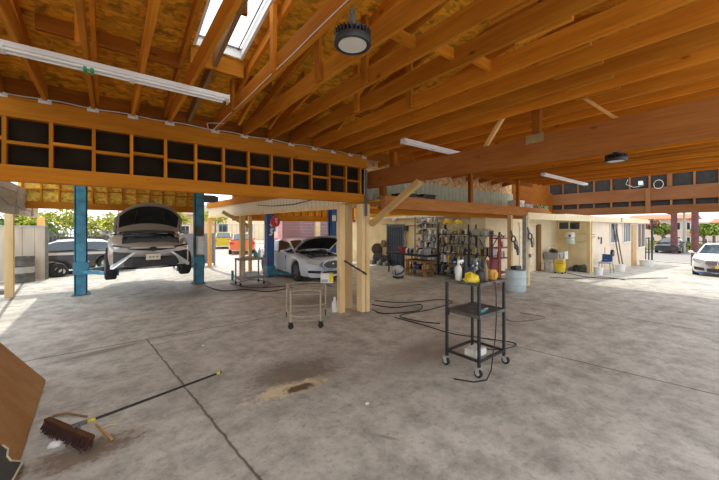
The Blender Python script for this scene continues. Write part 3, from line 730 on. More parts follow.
# --- silver saloon with open bonnet in the middle bay
jp = dict(L=4.95, W=.94, paint=ICE, wheels=(.98,3.88), R=.36, bay=(.42,1.40), sweep=.30, spokes=7, rim=M('dark_alloy', (.13,.14,.15), .35, .5),
    width=[(0,.90),(.4,.99),(1,1),(4.0,1.0),(4.95,.88)], top=[(0,.74),(.15,.82),(.4,.86),(1.4,.98),(1.8,1.0),(4.3,1.04),(4.95,.98)],
    shoulder=[(0,.66),(.3,.76),(1.2,.90),(4.2,.98),(4.95,.9)], bottom=[(0,.20),(.5,.18),(4.4,.2),(4.95,.34)],
    cabin=[(1.42,1.0,.80,.97,.86),(2.25,1.40,.60,.97,.92),(2.9,1.455,.60,.98,.94),(3.6,1.40,.58,1.0,.92),(4.5,1.05,.64,1.02,.80)], handles=(2.75,3.55), seams=(1.8,2.95), pillars=(2.85,))
car, nose, pxf = make_car('silver_saloon', 'icy silver saloon parked nose out with its bonnet open in the middle bay', (6.12, 9.35, 0), pi/2, jp)
ov = [(.36*cos(a), .625+.135*sin(a)) for a in [2*pi*k/20 for k in range(20)]]
gg = nose('grille', ov, M('mesh_grille', (.10,.10,.10), .5, .4, .6, 60), .02)
nose('grille_surround', [(.39*cos(a), .625+.155*sin(a)) for a in [2*pi*k/20 for k in range(20)]], CHROME, .012)
nose('headlamp', [(.46,.72),(.60,.80),(.86,.84),(.88,.70),(.62,.63),(.5,.64)], M('headlamp_lens', (.50,.52,.46), .12), .014, mirror=True)
nose('lower_intake', [(.44,.42),(.84,.45),(.84,.37),(.48,.34)], BLACK, .014, mirror=True)
nose('lower_intake', [(-.36,.40),(.36,.40),(.34,.29),(-.34,.29)], BLACK, .014)
m = MB(); m.ball((-.03,0,.65), .035, 1, (.5,1,1)); m.build('badge', CHROME, car, local=True)
engine_bay(car, .42, 1.40, .64, .96, .58, 5)
open_bonnet(car, 1.44, .84, 1.02, 1.18, radians(33), ICE, .10, .035, .5)
# --- white saloon on the drive
wp = dict(L=4.7, W=.905, paint=PEARL, wheels=(.85,3.68), R=.33, sweep=.26, spokes=5,
    width=[(0,.92),(.4,1.0),(4.0,1.0),(4.7,.88)], top=[(0,.76),(.12,.83),(.4,.90),(1.35,1.02),(1.7,1.03),(4.2,1.08),(4.7,1.0)],
    shoulder=[(0,.66),(.3,.80),(1.2,.93),(4.2,1.0),(4.7,.9)], bottom=[(0,.20),(.5,.18),(4.2,.2),(4.7,.34)],
    cabin=[(1.34,1.03,.84,1.0,.88),(2.1,1.40,.62,1.0,.93),(2.7,1.45,.62,1.0,.95),(3.4,1.40,.60,1.02,.92),(4.3,1.08,.66,1.05,.82)], handles=(2.6,3.4), seams=(1.65,2.75), pillars=(2.7,))
wx_, wy_ = 21.0, 1.30
car, nose, pxf = make_car('white_saloon', 'white saloon on the sunlit drive facing in from the right edge', (wx_, wy_, fz(wx_+1.5)), radians(3), wp)
nose('grille', [(-.42,.74),(.42,.74),(.46,.62),(.36,.52),(-.36,.52),(-.46,.62)], M('wine_mesh', (.20,.15,.15), .5, .2, .6, 40), .016)
m = MB(); m.lathe(((.095,-.008),(.108,.0),(.095,.008),(.085,0),(.095,-.008)), (-.03,0,.63), (1,0,0), 24)
for k in range(3): m.bar((-.03,0,.63), (-.03,.092*sin(2*pi*k/3),.63+.092*cos(2*pi*k/3)), .012, .012, (1,0,0))
m.build('star_badge', CHROME, car, local=True)
nose('headlamp', [(.50,.77),(.84,.84),(.87,.72),(.66,.62),(.54,.65)], M('clear_headlamp', (.42,.45,.47), .1), .014, mirror=True)
nose('lower_intake', [(.50,.42),(.82,.46),(.80,.32),(.48,.30)], BLACK, .014, mirror=True)
nose('lower_intake', [(-.42,.40),(.42,.40),(.40,.26),(-.40,.26)], BLACK, .014)
nose('number_plate', [(-.17,.42),(.17,.42),(.17,.55),(-.17,.55)], M('plate_gold', (.70,.50,.10), .5), .03)
nose('splitter', [(-.78,.225),(.78,.225),(.72,.17),(-.72,.17)], BLUE2, .008)
m = MB(); m.box(1.55, 1.75, -.5, .5, 1.05, 1.07); 
m.build('cowl', BLKPL, car, local=True)
# --- dark coupe parked behind, cars out on the street side
bp = dict(L=4.9, W=.93, paint=paint('smoke_paint', (.055,.055,.06), .3), wheels=(.95,3.85), R=.36, sweep=.26, N=40,
    width=[(0,.9),(.4,1),(4.2,1),(4.9,.88)], top=[(0,.74),(.2,.84),(1.4,1.0),(4.4,1.06),(4.9,.98)], shoulder=[(0,.66),(.3,.78),(1.3,.93),(4.3,.99),(4.9,.9)], bottom=[(0,.22),(.5,.2),(4.4,.22),(4.9,.36)],
    cabin=[(1.3,1.0,.82,.98,.88),(2.2,1.38,.62,.98,.93),(2.9,1.43,.62,1,.95),(3.7,1.36,.58,1.0,.92),(4.7,1.06,.66,1.03,.80)], seams=(1.7,3.0), handles=(2.8,), pillars=(2.95,))
dk = dict(bp)
car, nose, pxf = make_car('dark_coupe', 'dark coupe with a sky-reflection roof colour parked sideways behind the left blue lift column', (-3.9, 18.3, 0), 0.0, dk)
for ch in car.children:
    if ch.name.startswith('roof'): ch.data.materials[0] = paint('sky_reflection_roof', (.70,.70,.70), .2)  # pale colour stands in for sky reflected on the dark grey car
m = MB()
for s in (-1, 1): m.box(.55, 4.3, s*.925-.012, s*.925+.012, .80, .90, None, .008)
m.build('side_flash', paint('pale_flash', (.62,.62,.62), .2), car, local=True)
def street_car(label, loc, rz, col, seed):
    q = dict(bp); q['paint'] = paint('street_paint_%d' % seed, col, .1); q['L'] = 4.6; q['rim'] = GALV
    q['cabin'] = [(1.0,1.0,.84,.98,.88),(1.8,1.46,.66,.98,.93),(2.8,1.50,.66,1,.95),(3.5,1.46,.62,1.0,.93),(4.4,1.06,.70,1.03,.84)]
    q['width'] = [(0,.9),(.4,1),(4.0,1),(4.6,.9)]
    q['wheels'] = (.9,3.55); q['top'] = [(0,.76),(.2,.86),(1.1,1.0),(4.2,1.06),(4.6,1.0)]; q['shoulder'] = [(0,.68),(.3,.8),(1.1,.93),(4.2,.99),(4.6,.92)]; q['bottom'] = [(0,.22),(4.6,.3)]
    return make_car('street_car', label, loc, rz, q)
c1, nz, _ = street_car('orange car seen from behind beyond the post pair', (8.7, 27.4, 0), radians(-106), srgb(226,120,70), 1)
nz('tail_lamp', [(.55,.85),(.85,.9),(.85,.74),(.6,.72)], RED, .02, tail=True, mirror=True); nz('number_plate', [(-.2,.72),(.2,.72),(.2,.86),(-.2,.86)], WHITE, .03, tail=True)
c2, nz, _ = street_car('yellow-green car beyond the post pair, left of the orange car', (9.2, 34.4, 0), radians(-105), srgb(196,176,30), 2)
nz('tail_lamp', [(.55,.85),(.85,.9),(.85,.74),(.6,.72)], RED, .02, tail=True, mirror=True)
# ================================================================== LIFTS AND EQUIPMENT
def lift_column(x, y, h, face, mat, label, logo=False, box=None, arm=True):
    """face: +1 arms point to +x, -1 to -x"""
    r = thing('lift_column', label, 'car lift', (x, y, 0))
    MB().box(-.20, .20, -.20, .20, 0, .025, None, .004).build('base_plate', GREYD, r, local=True)
    m = MB(); m.box(-.13*face-.02, -.13*face+.02, -.15, .15, .025, h); m.box(-.13, .13, -.15, -.125, .025, h); m.box(-.13, .13, .125, .15, .025, h)
    m.box(min(.13*face-.02*face,.13*face), max(.13*face-.02*face,.13*face), -.15, -.06, .025, h); m.box(min(.13*face-.02*face,.13*face), max(.13*face-.02*face,.13*face), .06, .15, .025, h)
    m.build('column', mat, r, local=True)
    for dx in (-.15, .15):
        for dy in (-.17, .17): MB().cyl((dx,dy,.025), (dx,dy,.06), .018, n=8).build('anchor_bolt', STEEL, r, local=True)
    return r
bx, by, _ = G(81.0, 295.5)
l1 = lift_column(bx, 12.0, 3.9, 1, BLUE, 'teal-blue lift column left of the raised grey sedan')
bx2 = bx+3.02
l2 = lift_column(bx2, 12.0, 3.9, -1, BLUE, 'teal-blue lift column right of the raised grey sedan, with a grey control box')
def carriage(r, z, face, spread):
    c = MB().box(-.17, .17, -.19, .19, z-.35, z, None, .01).build('carriage', BLUE, r, local=True)
    for s in (-1, 1):
        m = MB(); m.bar((0.1*face, s*.12, z-.27), (.78*face, s*spread, z-.27), .12, .09); m.cyl((.78*face, s*spread, z-.26), (.78*face, s*spread, z-.10), .05, n=12)
        m.build('lift_arm', BLUE, c, local=True)
carriage(l1, .93, 1, 1.25); carriage(l2, .93, -1, 1.25)
m = MB(); m.box(-.11, .11, -.36, -.152, 1.0, 1.62, None, .02); pb_ = m.build('control_box', GALV, l2, local=True)
m = MB(); m.cyl((0,-.26,1.62), (0,-.26,1.95), .11, n=16); m.build('motor', GREYD, pb_, True, local=True)
m = MB(); m.box(.16, .52, -.12, .12, 2.78, 3.02, None, .01); m.cyl((.52,0,2.9), (.62,0,2.9), .10, n=14); m.build('cable_pulley_box', GREYD, l2, local=True)
bx3 = onY(269.5, 0, 12.0)[0]
l3 = lift_column(bx3, 12.0, 2.52, 1, BLUE2, 'blue lift column with white logo marks and a red reel, left of the silver saloon')
q = onY(270.5, 226, 11.83)
lg = MB()
lg.prism([(-.07,-.153,2.02),(.03,-.153,2.10),(.09,-.153,2.02),(.03,-.153,1.93)], (0,-.004,0))
for pts in ([(-.02,-.153,1.88),(.10,-.153,1.88),(.10,-.153,1.82),(.04,-.153,1.80),(.08,-.153,1.70),(.02,-.153,1.60),(-.08,-.153,1.60),(-.08,-.153,1.66),(.0,-.153,1.68),(-.04,-.153,1.76)],): lg.prism(pts, (0,-.004,0))
lg.build('logo', WHITE, l3, local=True)
carriage(l3, .42, 1, 1.2)
bx4 = bx3+2.9
l4 = lift_column(bx4, 12.0, 2.75, -1, BLUE2, 'blue lift column right of the silver saloon, mostly behind its open bonnet'); carriage(l4, .42, -1, 1.2)
MB().box(-.10, .10, -.156, -.151, 2.2, 2.45).build('notice_plate', WHITE, l4, local=True)
q = onY(275.2, 221.6, 11.2)
rr = thing('cord_reel', 'round red reel with a white mark hung beside the blue lift column', 'reel', (q[0], 11.2, q[2]-.3))
MB().lathe(((0,-.05),(.18,-.05),(.20,-.03),(.20,.03),(.18,.05),(0,.05)), (q[0],11.2,q[2]), (.25,-.96,0), 28).build('reel_case', RED, rr, True)
m = MB()
for a, b in [((u[0]*.7,u[1]*.8),(v_[0]*.7,v_[1]*.8)) for u, v_ in (((-.05,.12),(-.05,-.02)), ((-.05,-.02),(.08,-.02)), ((.04,.12),(.04,-.13)), ((-.07,.13),(.07,.13)))]: m.bar((q[0]+a[0]+.012,11.2-.057+a[0]*.26,q[2]+a[1]), (q[0]+b[0]+.012,11.2-.057+b[0]*.26,q[2]+b[1]), .012, .03)
m.build('reel_mark', WHITE, rr)
MB().tube([(q[0],11.2,q[2]+.19),(q[0]-.05,11.25,2.9),(q[0]-.1,11.3,3.9)], .015, 6).build('hanger', GREYD, rr)
MB().tube([(q[0]-.25,11.15,q[2]-.1),(q[0]-.3,11.15,1.2),(q[0]-.28,11.15,.5)], .012, 6).build('cord', BLACK, rr)

# --- black rolling cart at the right of centre
cx0, cx1, cy0, cy1 = 3.70, 4.32, 2.27, 2.76
ct = thing('rolling_cart', 'black steel rolling cart with two trays standing alone on the floor', 'cart', ((cx0+cx1)/2, (cy0+cy1)/2, 0))
for x in (cx0, cx1):
    for y in (cy0, cy1):
        lg = MB().box(x-.016, x+.016, y-.016, y+.016, .115, 1.175).build('leg', BLACK, ct)
        sx_ = 1 if x == cx1 else -1
        m = MB(); m.cyl((x+.03*sx_-.018,y-.01,.052), (x+.03*sx_+.018,y-.01,.052), .052, n=20); cw = m.build('caster_wheel', RUBBER, lg, True)
        m = MB(); m.cyl((x+.03*sx_-.021,y-.01,.052), (x+.03*sx_+.021,y-.01,.052), .028, n=14); m.box(x+.03*sx_-.03, x+.03*sx_-.023, y-.03, y+.02, .04, .115); m.box(x+.03*sx_+.023, x+.03*sx_+.03, y-.03, y+.02, .04, .115); m.box(x+.03*sx_-.035, x+.03*sx_+.035, y-.035, y+.035, .112, .118); m.build('caster_fork', GALV, lg)
for z, nm in ((1.165,'top_tray'), (.755,'middle_tray')):
    m = MB(); m.box(cx0, cx1, cy0, cy1, z-.006, z+.004)
    for a in ((cx0-.018,cx1+.018,cy0-.018,cy0-.008), (cx0-.018,cx1+.018,cy1+.008,cy1+.018), (cx0-.018,cx0-.008,cy0-.018,cy1+.018), (cx1+.008,cx1+.018,cy0-.018,cy1+.018)): m.box(*a, z-.022, z+.02)
    m.build(nm, M('scuffed_tray', (.10,.095,.085), .5, 0, .5, 10), ct)
m = MB()
for a, b in (((cx0,cy0),(cx1,cy0)), ((cx1,cy0),(cx1,cy1)), ((cx0,cy1),(cx1,cy1)), ((cx0,cy0),(cx0,cy1))): m.bar((*a,.19), (*b,.19), .03, .03)
m.build('bottom_rail', BLACK, ct)
MB().box(cx0-.04, cx0-.017, cy1-.06, cy1-.02, .70, .80).build('latch', BLACK, ct)
def onTop(px, py, z): return G(px, py, z)
ZT = 1.171
def bottle(c, r, h, mat, name, label, cat='bottle', cap=None, group=None, trig=False):
    o = MB().lathe(((0,0),(r*.95,0),(r,.02*h/.2),(r,h*.58),(r*.85,h*.68),(r*.36,h*.80),(r*.34,h*.9),(0,h*.9)), c, n=16).build(name, mat, None, True)
    tag(o, label, cat, group)
    m = MB(); m.cyl((c[0],c[1],c[2]+h*.88), (c[0],c[1],c[2]+h), r*.42, r*.38, 12)
    if trig: m.bar((c[0]-.005,c[1],c[2]+h*.97), (c[0]+.07,c[1]-.02,c[2]+h*.99), .03, .035); m.bar((c[0]+.04,c[1]-.01,c[2]+h*.95), (c[0]+.05,c[1]-.01,c[2]+h*.82), .012, .02)
    m.build('spray_head' if trig else 'cap', cap or WHITE, o, True); return o
def crumple(c, r, sc, mat, seed, amp=.35):
    rnd = random.Random(seed); m = MB(); m.ball((0,0,0), 1, 3)
    from mathutils import noise as _n
    for v in m.bm.verts:
        k = 1+amp*_n.noise(v.co*1.7+Vector((seed,0,0)))+amp*.5*_n.noise(v.co*4+Vector((0,seed,0))); v.co = Vector((c[0]+v.co.x*k*r*sc[0], c[1]+v.co.y*k*r*sc[1], c[2]+max(-.0,v.co.z*k*sc[2]+.45*sc[2])*r))
    return m
bottle((3.77,2.62,ZT), .045, .27, M('milky_plastic', (.78,.80,.72), .4), 'spray_bottle', 'white spray bottle at the left end of the black cart top', 'bottle', WHITE, None, True)
single(crumple((3.80,2.44,ZT), .10, (1.1,.9,.85), YEL, 4), 'work_gloves', YEL, 'crumpled bright yellow gloves on the black cart top', 'gloves', smooth=True)
bottle((3.93,2.40,ZT), .055, .20, BLKPL, 'bottle', 'squat black bottle right of the yellow gloves on the cart', 'bottle', BLACK)
bottle((3.90,2.60,ZT), .05, .25, BLKPL, 'bottle', 'taller black bottle behind the squat one on the cart', 'bottle', BLACK)
bottle((4.00,2.50,ZT), .045, .21, STEEL, 'spray_can', 'grey can beside the black bottles on the cart', 'can', BLACK)
bottle((4.08,2.40,ZT), .032, .26, M('bronze_can', (.30,.20,.12), .4), 'spray_can', 'slim bronze can standing mid cart top', 'can', RED)
bottle((4.12,2.56,ZT), .04, .23, GREYPL, 'spray_can', 'grey aerosol with white cap right of the bronze can on the cart', 'can', WHITE)
bottle((4.18,2.66,ZT), .035, .18, BLUE2, 'bottle', 'small dark blue bottle near the back right of the cart top', 'bottle')
m = MB(); m.lathe(((0,0),(.055,0),(.06,.015),(.06,.11),(.05,.135),(0,.14)), (4.25,2.40,ZT), n=18)
o = single(m, 'orange_jar', ORG, 'orange tub at the right end of the black cart top', 'tub', smooth=True); MB().box(4.21,4.29,2.337,2.343,ZT+.03,ZT+.10).build('label_patch', YELD, o)
o = single(MB().box(3.86,3.98,2.34,2.40,.760,.80,None,.012), 'pistol_grip_tool', TEAL, 'teal air tool lying on the middle tray of the black cart', 'tool')
MB().cyl((3.98,2.37,.79),(4.06,2.37,.79),.018,n=10).build('nozzle', STEEL, o)
o = single(MB().box(3.72,3.97,2.32,2.50,.206,.29,None,.012), 'plastic_case', M('offwhite_case', (.70,.69,.62), .6), 'off-white flat case on the bottom rails of the black cart', 'case')
MB().box(3.735,3.955,2.335,2.485,.29,.30).build('lid', M('grey_lid', (.55,.55,.52), .6), o)
pts = [(4.02,2.31,1.18),(4.03,2.235,1.165),(4.035,2.225,1.0),(4.03,2.22,.7),(4.0,2.22,.42),(3.93,2.21,.26),(3.80,2.16,.10),(3.66,2.14,.02),(3.50,2.22,.012),(3.38,2.42,.012)]
single(MB().tube(pts, .008, 8), 'cable', BLACK, 'black cable hanging over the front of the rolling cart down to the floor', 'cable')

# --- wire trolley frame left of the centre posts
P1, P2, P3, P4 = G(290.5,329), G(320.5,327.5), G(325.5,315), G(286.5,317)
wt = thing('wire_trolley', 'rusty tan tubular trolley frame on two casters left of the centre posts', 'trolley', ((P1[0]+P3[0])/2, (P1[1]+P3[1])/2, 0))
RUST = M('rusty_tan_tube', (.42,.36,.28), .6, .2, .3, 30)
cor = [P1, P2, P3, P4]; zt = [.72,.70,.70,.68]
for i, (p, z) in enumerate(zip(cor, zt)):
    m = MB().tube([(p[0],p[1],.10),(p[0],p[1],z)], .017, 8); lg = m.build('leg', RUST, wt)
    m = MB()
    if i < 2: m.cyl((p[0]-.02,p[1]-.02,.05), (p[0]+.02,p[1]+.0,.05), .05, n=18); m.box(p[0]-.03,p[0]+.03,p[1]-.03,p[1]+.03,.095,.12); m.build('caster', RUBBER, lg, True)
    else: m.ball((p[0],p[1],.10), .025, 1); m.cyl((p[0],p[1],.0),(p[0],p[1],.09),.013,n=8); m.build('foot_knob', BLACK, lg)
def ring(z, sag=0, r=.014):
    pts = []
    for a, b in zip(cor, cor[1:]+cor[:1]):
        for k in range(6):
            f = k/6; pts.append((a[0]+(b[0]-a[0])*f, a[1]+(b[1]-a[1])*f, z-sag*4*f*(1-f)))
    return MB().tube(pts, r, 8, True)
ring(.70,-.02).build('top_rail', RUST, wt); ring(.64,0,.008).build('top_rail', RUST, wt); ring(.24,.02).build('lower_rail', RUST, wt); ring(.14,0,.009).build('lower_rail', RUST, wt)
m = MB()
for k in range(1, 5):
    f = k/5; a = [P1[j]+(P4[j]-P1[j])*f for j in (0,1)]; b = [P2[j]+(P3[j]-P2[j])*f for j in (0,1)]; m.tube([(a[0],a[1],.70),(b[0],b[1],.70)], .007, 6)
m.build('cross_wire', RUST, wt)
q = G(326.5, 284, .70)
c_ = thing('carton', 'small white and yellow carton sitting on the back of the tan trolley frame', 'box', (*atD(327,284,6.9)[:2],.712), radians(-38))
MB().box(-.13,.13,-.07,.07,0,.20,None,.004).build('box_body', WHITE, c_, local=True); MB().box(.05,.132,-.072,.072,.02,.201).build('yellow_band', YEL, c_, local=True)
MB().box(-.11,.03,-.0725,-.07,.02,.08).build('print_panel', GREYPL, c_, local=True)
q = G(336, 311.5)
bottle((q[0]-.02,q[1]+.02,0), .07, .33, M('white_jug', (.84,.84,.82), .4), 'jug', 'white plastic jug on the floor against the left centre post', 'jug')

# --- broom, scraps, leaning sheets in the foreground
h0, h1 = Vector((.02,4.00,.07)), Vector((*G(221,372.5,.03)[:2], .035))
bh = G(70,437,.06)
br = thing('push_broom', 'wide push broom with dark red bristles lying on the floor, black handle to the right', 'broom', (bh[0], bh[1], 0))
ha, hb = Vector(G(47,419,.10)), Vector(G(92,438,.10)); ha.z = hb.z = .10
dr = (hb-ha).normalized(); nv = Vector((dr.y,-dr.x,0))
m = MB(); m.bar(ha, hb, .05, .03, bev=.006); m.build('broom_block', wood('broom_block_wood', (.17,.085,.045), 0, .6, False), br)
m = MB(); rnd = random.Random(3)
for k in range(420):
    p = ha+dr*((hb-ha).length*rnd.random())+nv*rnd.uniform(-.022,.022); e = p+nv*(.02+rnd.uniform(0,.035))+Vector((rnd.uniform(-.015,.015),rnd.uniform(-.015,.015),-.085+rnd.uniform(0,.03)))
    m.bar(p, e, .006, .006)
tag(m.build('bristles', M('dark_red_bristle', (.06,.022,.020), .8, 0, .4, 30), br), kind='stuff')
hm = (ha+hb)/2+dr*.06; k0 = hm+Vector((0,0,.02))
hdir = (h1-k0)
m = MB(); m.cyl(k0+hdir*.06, h1, .0125, n=12); m.build('handle', BLACK, br, True)
m = MB(); m.cyl(k0+hdir*.955, k0+hdir*.985, .0145, n=12); m.build('yellow_sleeve', YEL, br, True)
m = MB(); m.cyl(k0+hdir*.07, k0+hdir*.11, .016, n=12); m.build('yellow_collar', YEL, br, True)
m = MB()
for s in (-.09, .09): m.tube([hm+dr*s, k0+hdir*.045+Vector((0,0,.02)), k0+hdir*.10], .008, 6)
m.cyl(k0, k0+hdir*.09, .016, n=10); m.build('brace_bracket', GREYD, br)
a, b = G(96,425,.01), G(112,440,.01)
single(MB().bar((a[0],a[1],.015), (b[0],b[1],.015), .018, .012), 'wood_strip', PINE, 'thin pale wood strip on the floor under the broom handle', 'stick')
a, b = G(98,430,.01), G(117,424,.01)
single(MB().tube([(a[0],a[1],.01),((a[0]+b[0])/2,(a[1]+b[1])/2+.02,.02),(b[0],b[1],.01)], .009, 6), 'twig', TAN, 'short tan offcut lying right of the broom head', 'stick')
a, b = G(52,418,.01), G(80,421,.01)
single(MB().tube([(a[0],a[1]+.04,.012),((a[0]+b[0])/2,(a[1]+b[1])/2+.09,.03),(b[0]+.05,b[1]+.05,.012)], .01, 6), 'twig', wood('bark', (.30,.19,.10), 0, .6, False), 'brown twig lying behind the broom head', 'stick')
a = G(57,444,.0); single(crumple((a[0]-.01,a[1]-.03,.002), .05, (.9,.7,.55), PAPER, 9, .5), 'paper_scrap', PAPER, 'crumpled white paper scrap in front of the broom bristles', 'paper')
a = G(367,404,.0); single(crumple((a[0],a[1],.002), .022, (1,.8,.5), PAPER, 11, .5), 'paper_scrap', PAPER, 'tiny white scrap alone in the middle of the floor', 'paper')
a = G(203,346,.0); single(crumple((a[0],a[1],.002), .022, (1,.8,.5), PAPER, 12, .5), 'paper_scrap', PAPER, 'tiny white scrap on the floor beyond the broom handle tip', 'paper')
# leaning plywood: foot along the floor, leaning to the left against a steel rack out of view
f0, f1 = Vector(G(17,463)), Vector(G(44,381)); f0.z = f1.z = 0
ext = (f1-f0).normalized(); f0 = f0-ext*1.2
tp_ = Vector(onY(0,345,f1.y)); up = (tp_-f1).normalized()
PLY = wood('worn_plywood', (.46,.27,.12), 2, .72, False)
nrm = ext.cross(up).normalized()
m = MB(); m.prism([f0, f1, f1+up*1.0, f0+up*1.0], nrm*.018); single(m, 'plywood_sheet', PLY, 'brown plywood sheet leaning at the bottom left corner', 'board')
a = f0+up*.8-nrm*.02
single(MB().box(f0.x-.80,f0.x-.67,f0.y-.1,f1.y-.2,0,.78), 'timber_stack', W_Y, 'stack of timber behind the leaning plywood sheet', 'timber')
off = nrm*.03 if nrm.x > 0 else nrm*-.03
def onPl(px, py):
    ox = Vector((0,0,CH)); dx = Vector(atD(px,py,1.0))-ox; nn = nrm; pp = f1+off; t = (pp-ox).dot(nn)/dx.dot(nn); return ox+dx*t
ol = [onPl(*q) for q in ((-40,430),(0,447),(5.5,451),(4.5,458),(8,462.5),(20,463.5),(8,486),(-40,486))]
for q in ol: q.z = max(q.z, .012)
o = single(MB().prism(ol, off.normalized()*.012), 'dark_sheet', M('dark_grey_sheet', (.055,.058,.055), .6), 'dark grey cut sheet leaning in front of the plywood in the corner', 'panel')
MB().tube([q+off*.55 for q in ol[1:7]], .007, 6).build('pale_edging', TAN, o)

# --- hoses and cables on the floor
def floor_line(pix, r, mat, label, name='hose', z=None):
    pts = []
    P = [Vector((*G(*q)[:2], 0)) for q in pix]
    for i in range(len(P)-1):
        p0, p1, p2, p3 = P[max(i-1,0)], P[i], P[i+1], P[min(i+2,len(P)-1)]
        for k in range(8):
            t = k/8; v = .5*((2*p1)+(-p0+p2)*t+(2*p0-5*p1+4*p2-p3)*t*t+(-p0+3*p1-3*p2+p3)*t**3); pts.append((v.x, v.y, fz(v.x)+r+.001))
    pts.append((P[-1].x, P[-1].y, fz(P[-1].x)+r+.001))
    return single(MB().tube(pts, r, 6), name, mat, label, name)
floor_line([(372,305),(395,308),(420,305),(418,311),(385,314),(372,310)], .012, BLACK, 'black hose looped on the floor right of the centre posts')
floor_line([(375,301),(405,303),(440,300),(452,303),(430,310),(400,316),(420,322),(440,324)], .011, BLACK, 'black hose running from the centre posts towards the rolling cart')
floor_line([(395,318),(425,326),(452,334),(478,338),(512,343),(514,347),(495,350),(470,347)], .009, BLACK, 'black cable curving around behind the rolling cart', 'cable')
floor_line([(230,284),(255,288),(290,286),(315,283),(332,287)], .013, BLACK, 'black hose in front of the silver saloon')
floor_line([(205,286),(222,291),(246,290),(268,292),(292,288)], .014, BLACK, 'dark hose running right from the right blue lift column')
floor_line([(236,283),(252,280),(270,283),(262,288),(240,287)], .013, M('brown_hose', (.16,.11,.08), .6), 'brown hose coiled under the tool cart')
floor_line([(567,271),(590,276),(622,277),(650,275),(668,274)], .013, BLACK, 'thick black hose trailing along the porch towards the drive')
floor_line([(550,277),(575,278),(600,275),(625,278)], .012, BLACK, 'black hose on the floor in front of the yellow mop bucket')
floor_line([(520,313),(545,318),(515,322),(505,318)], .006, GREYD, 'thin grey cable lying right of the rolling cart', 'cable')

# --- tool cart by the post pair
DGALV = M('stained_grey_steel', (.27,.24,.20), .6, .2, .35, 6)
q = G(240, 286); q2 = G(257, 285)
tc = thing('tool_cart', 'grey steel tool cart with a shelf in front of the cream post pair', 'cart', (q[0]+.3, q[1], 0))
x0, x1, y0, y1 = q[0], q[0]+.78, q[1]-.05, q[1]+.45
for x in (x0, x1):
    for y in (y0, y1):
        lg = MB().box(x-.02,x+.02,y-.02,y+.02,.1,.86).build('leg', DGALV, tc); MB().cyl((x-.02,y,.05),(x+.02,y,.05),.05,n=14).build('caster', RUBBER, lg, True)
MB().box(x0-.03,x1+.03,y0-.03,y1+.03,.82,.88,None,.005).build('top_tray', DGALV, tc); MB().box(x0-.03,x1+.03,y0-.03,y1+.03,.20,.26,None,.005).build('bottom_tray', DGALV, tc)
bottle((x0+.55,y0+.15,.883), .07, .26, TEAL, 'jug', 'teal jug standing on the grey tool cart', 'jug'); bottle((x0+.70,y0+.2,.883), .05, .34, WHITE, 'bottle', 'tall white bottle on the right end of the grey tool cart', 'bottle')
single(MB().box(x0+.2,x0+.6,y0+.05,y0+.3,.263,.42,None,.02), 'tool_box', GREYPL, 'grey box on the lower shelf of the grey tool cart', 'box')
single(MB().box(x0+.15,x0+.5,y0+.1,y0+.35,0.883,.94,None,.01), 'parts_tray', CARD, 'brown parts tray on the grey tool cart top', 'tray')
q = G(243,278); single(MB().box(q[0]-.5,q[0]-.42,q[1]-.3,q[1]-.22,0,.35,None,.02), 'bottle', TEAL, 'small teal container on the floor at the left foot of the tool cart', 'bottle')

# --- lamps
def high_bay(c, label, stem=.12, s=.8):
    x, y, z = c; L_ = lambda prof: tuple((a*s, b*s) for a, b in prof); r = thing('high_bay_lamp', label, 'lamp', (x,y,z))
    MB().lathe(L_(((0,.16),(.055,.16),(.07,.12),(.07,.075),(.16,.055),(.165,.02),(.155,0),(.135,0),(.135,.012),(0,.012))), c, n=40).build('housing', BLKPL, r, True)
    MB().lathe(L_(((0,.004),(.122,.004),(.122,.011),(0,.011))), c, n=36).build('lens', LENS, r, True)
    for k in range(28):
        a = 2*pi*k/28; p = Vector((x+s*.07*cos(a),y+s*.07*sin(a),z+s*.09)); e = Vector((x+s*.158*cos(a),y+s*.158*sin(a),z+s*.085))
        MB().bar(p, e, .007, .055).build('fin', BLKPL, r)
    m = MB(); m.cyl((x,y,z+.12),(x,y,z+.22),.035,.02,14); m.tube([(x+.02*cos(a),y,z+.23+.02*sin(a)) for a in [k*pi/6 for k in range(12)]], .006, 6, True); m.cyl((x,y,z+.25),(x,y,z+.25+stem),.006,n=8); m.build('hook', GREYD, r)
    return r
d = 320*.264/38
high_bay(atD(352.5,46,d), 'round black high-bay lamp hanging near the top centre of the photo', .08)
high_bay(atD(616,161.5,320*.264/18.7), 'smaller-looking round black lamp hanging under the far right ceiling', .34)
def strip(x0, x1, y, z, label):
    r = thing('strip_light', label, 'lamp', ((x0+x1)/2, y, z-.1))
    MB().box(x0, x1, y-.055, y+.055, z-.05, z-.002, None, .006).build('housing', WHITEM, r)
    for s in (-1, 1): MB().cyl((x0+.05,y+s*.04,z-.065), (x1-.05,y+s*.04,z-.065), .014, n=10).build('tube_lamp', M('frosted_tube', (.85,.85,.84), .3, 0, .02), r, True)
    for x in (x0, x1): MB().box(x-.004 if x==x1 else x-.004, x+.004, y-.06, y+.06, z-.085, z).build('end_cap', WHITEM, r)
    for x in (x0+(x1-x0)*.33, x0+(x1-x0)*.66): MB().box(x-.02, x+.02, y-.058, y+.058, z-.082, z-.05).build('lamp_holder', WHITEM, r)
    return r
XA = onY(228,100,3.92)[0]
s1 = strip(-1.6, XA, 3.92, 3.44, 'long white strip light across the joists at the upper left')
MB().box(-.19,-.165,3.86,3.98,3.35,3.372).build('green_clip', M('green_clip', (.02,.35,.12), .5), s1); MB().box(-.14,-.115,3.86,3.98,3.35,3.372).build('green_clip', M('green_clip', (.02,.35,.12), .5), s1)
strip(onY(403,141,3.9)[0], onY(403,141,3.9)[0]+2.44, 3.9, 3.44, 'white strip light whose far half hides above the brown girder')
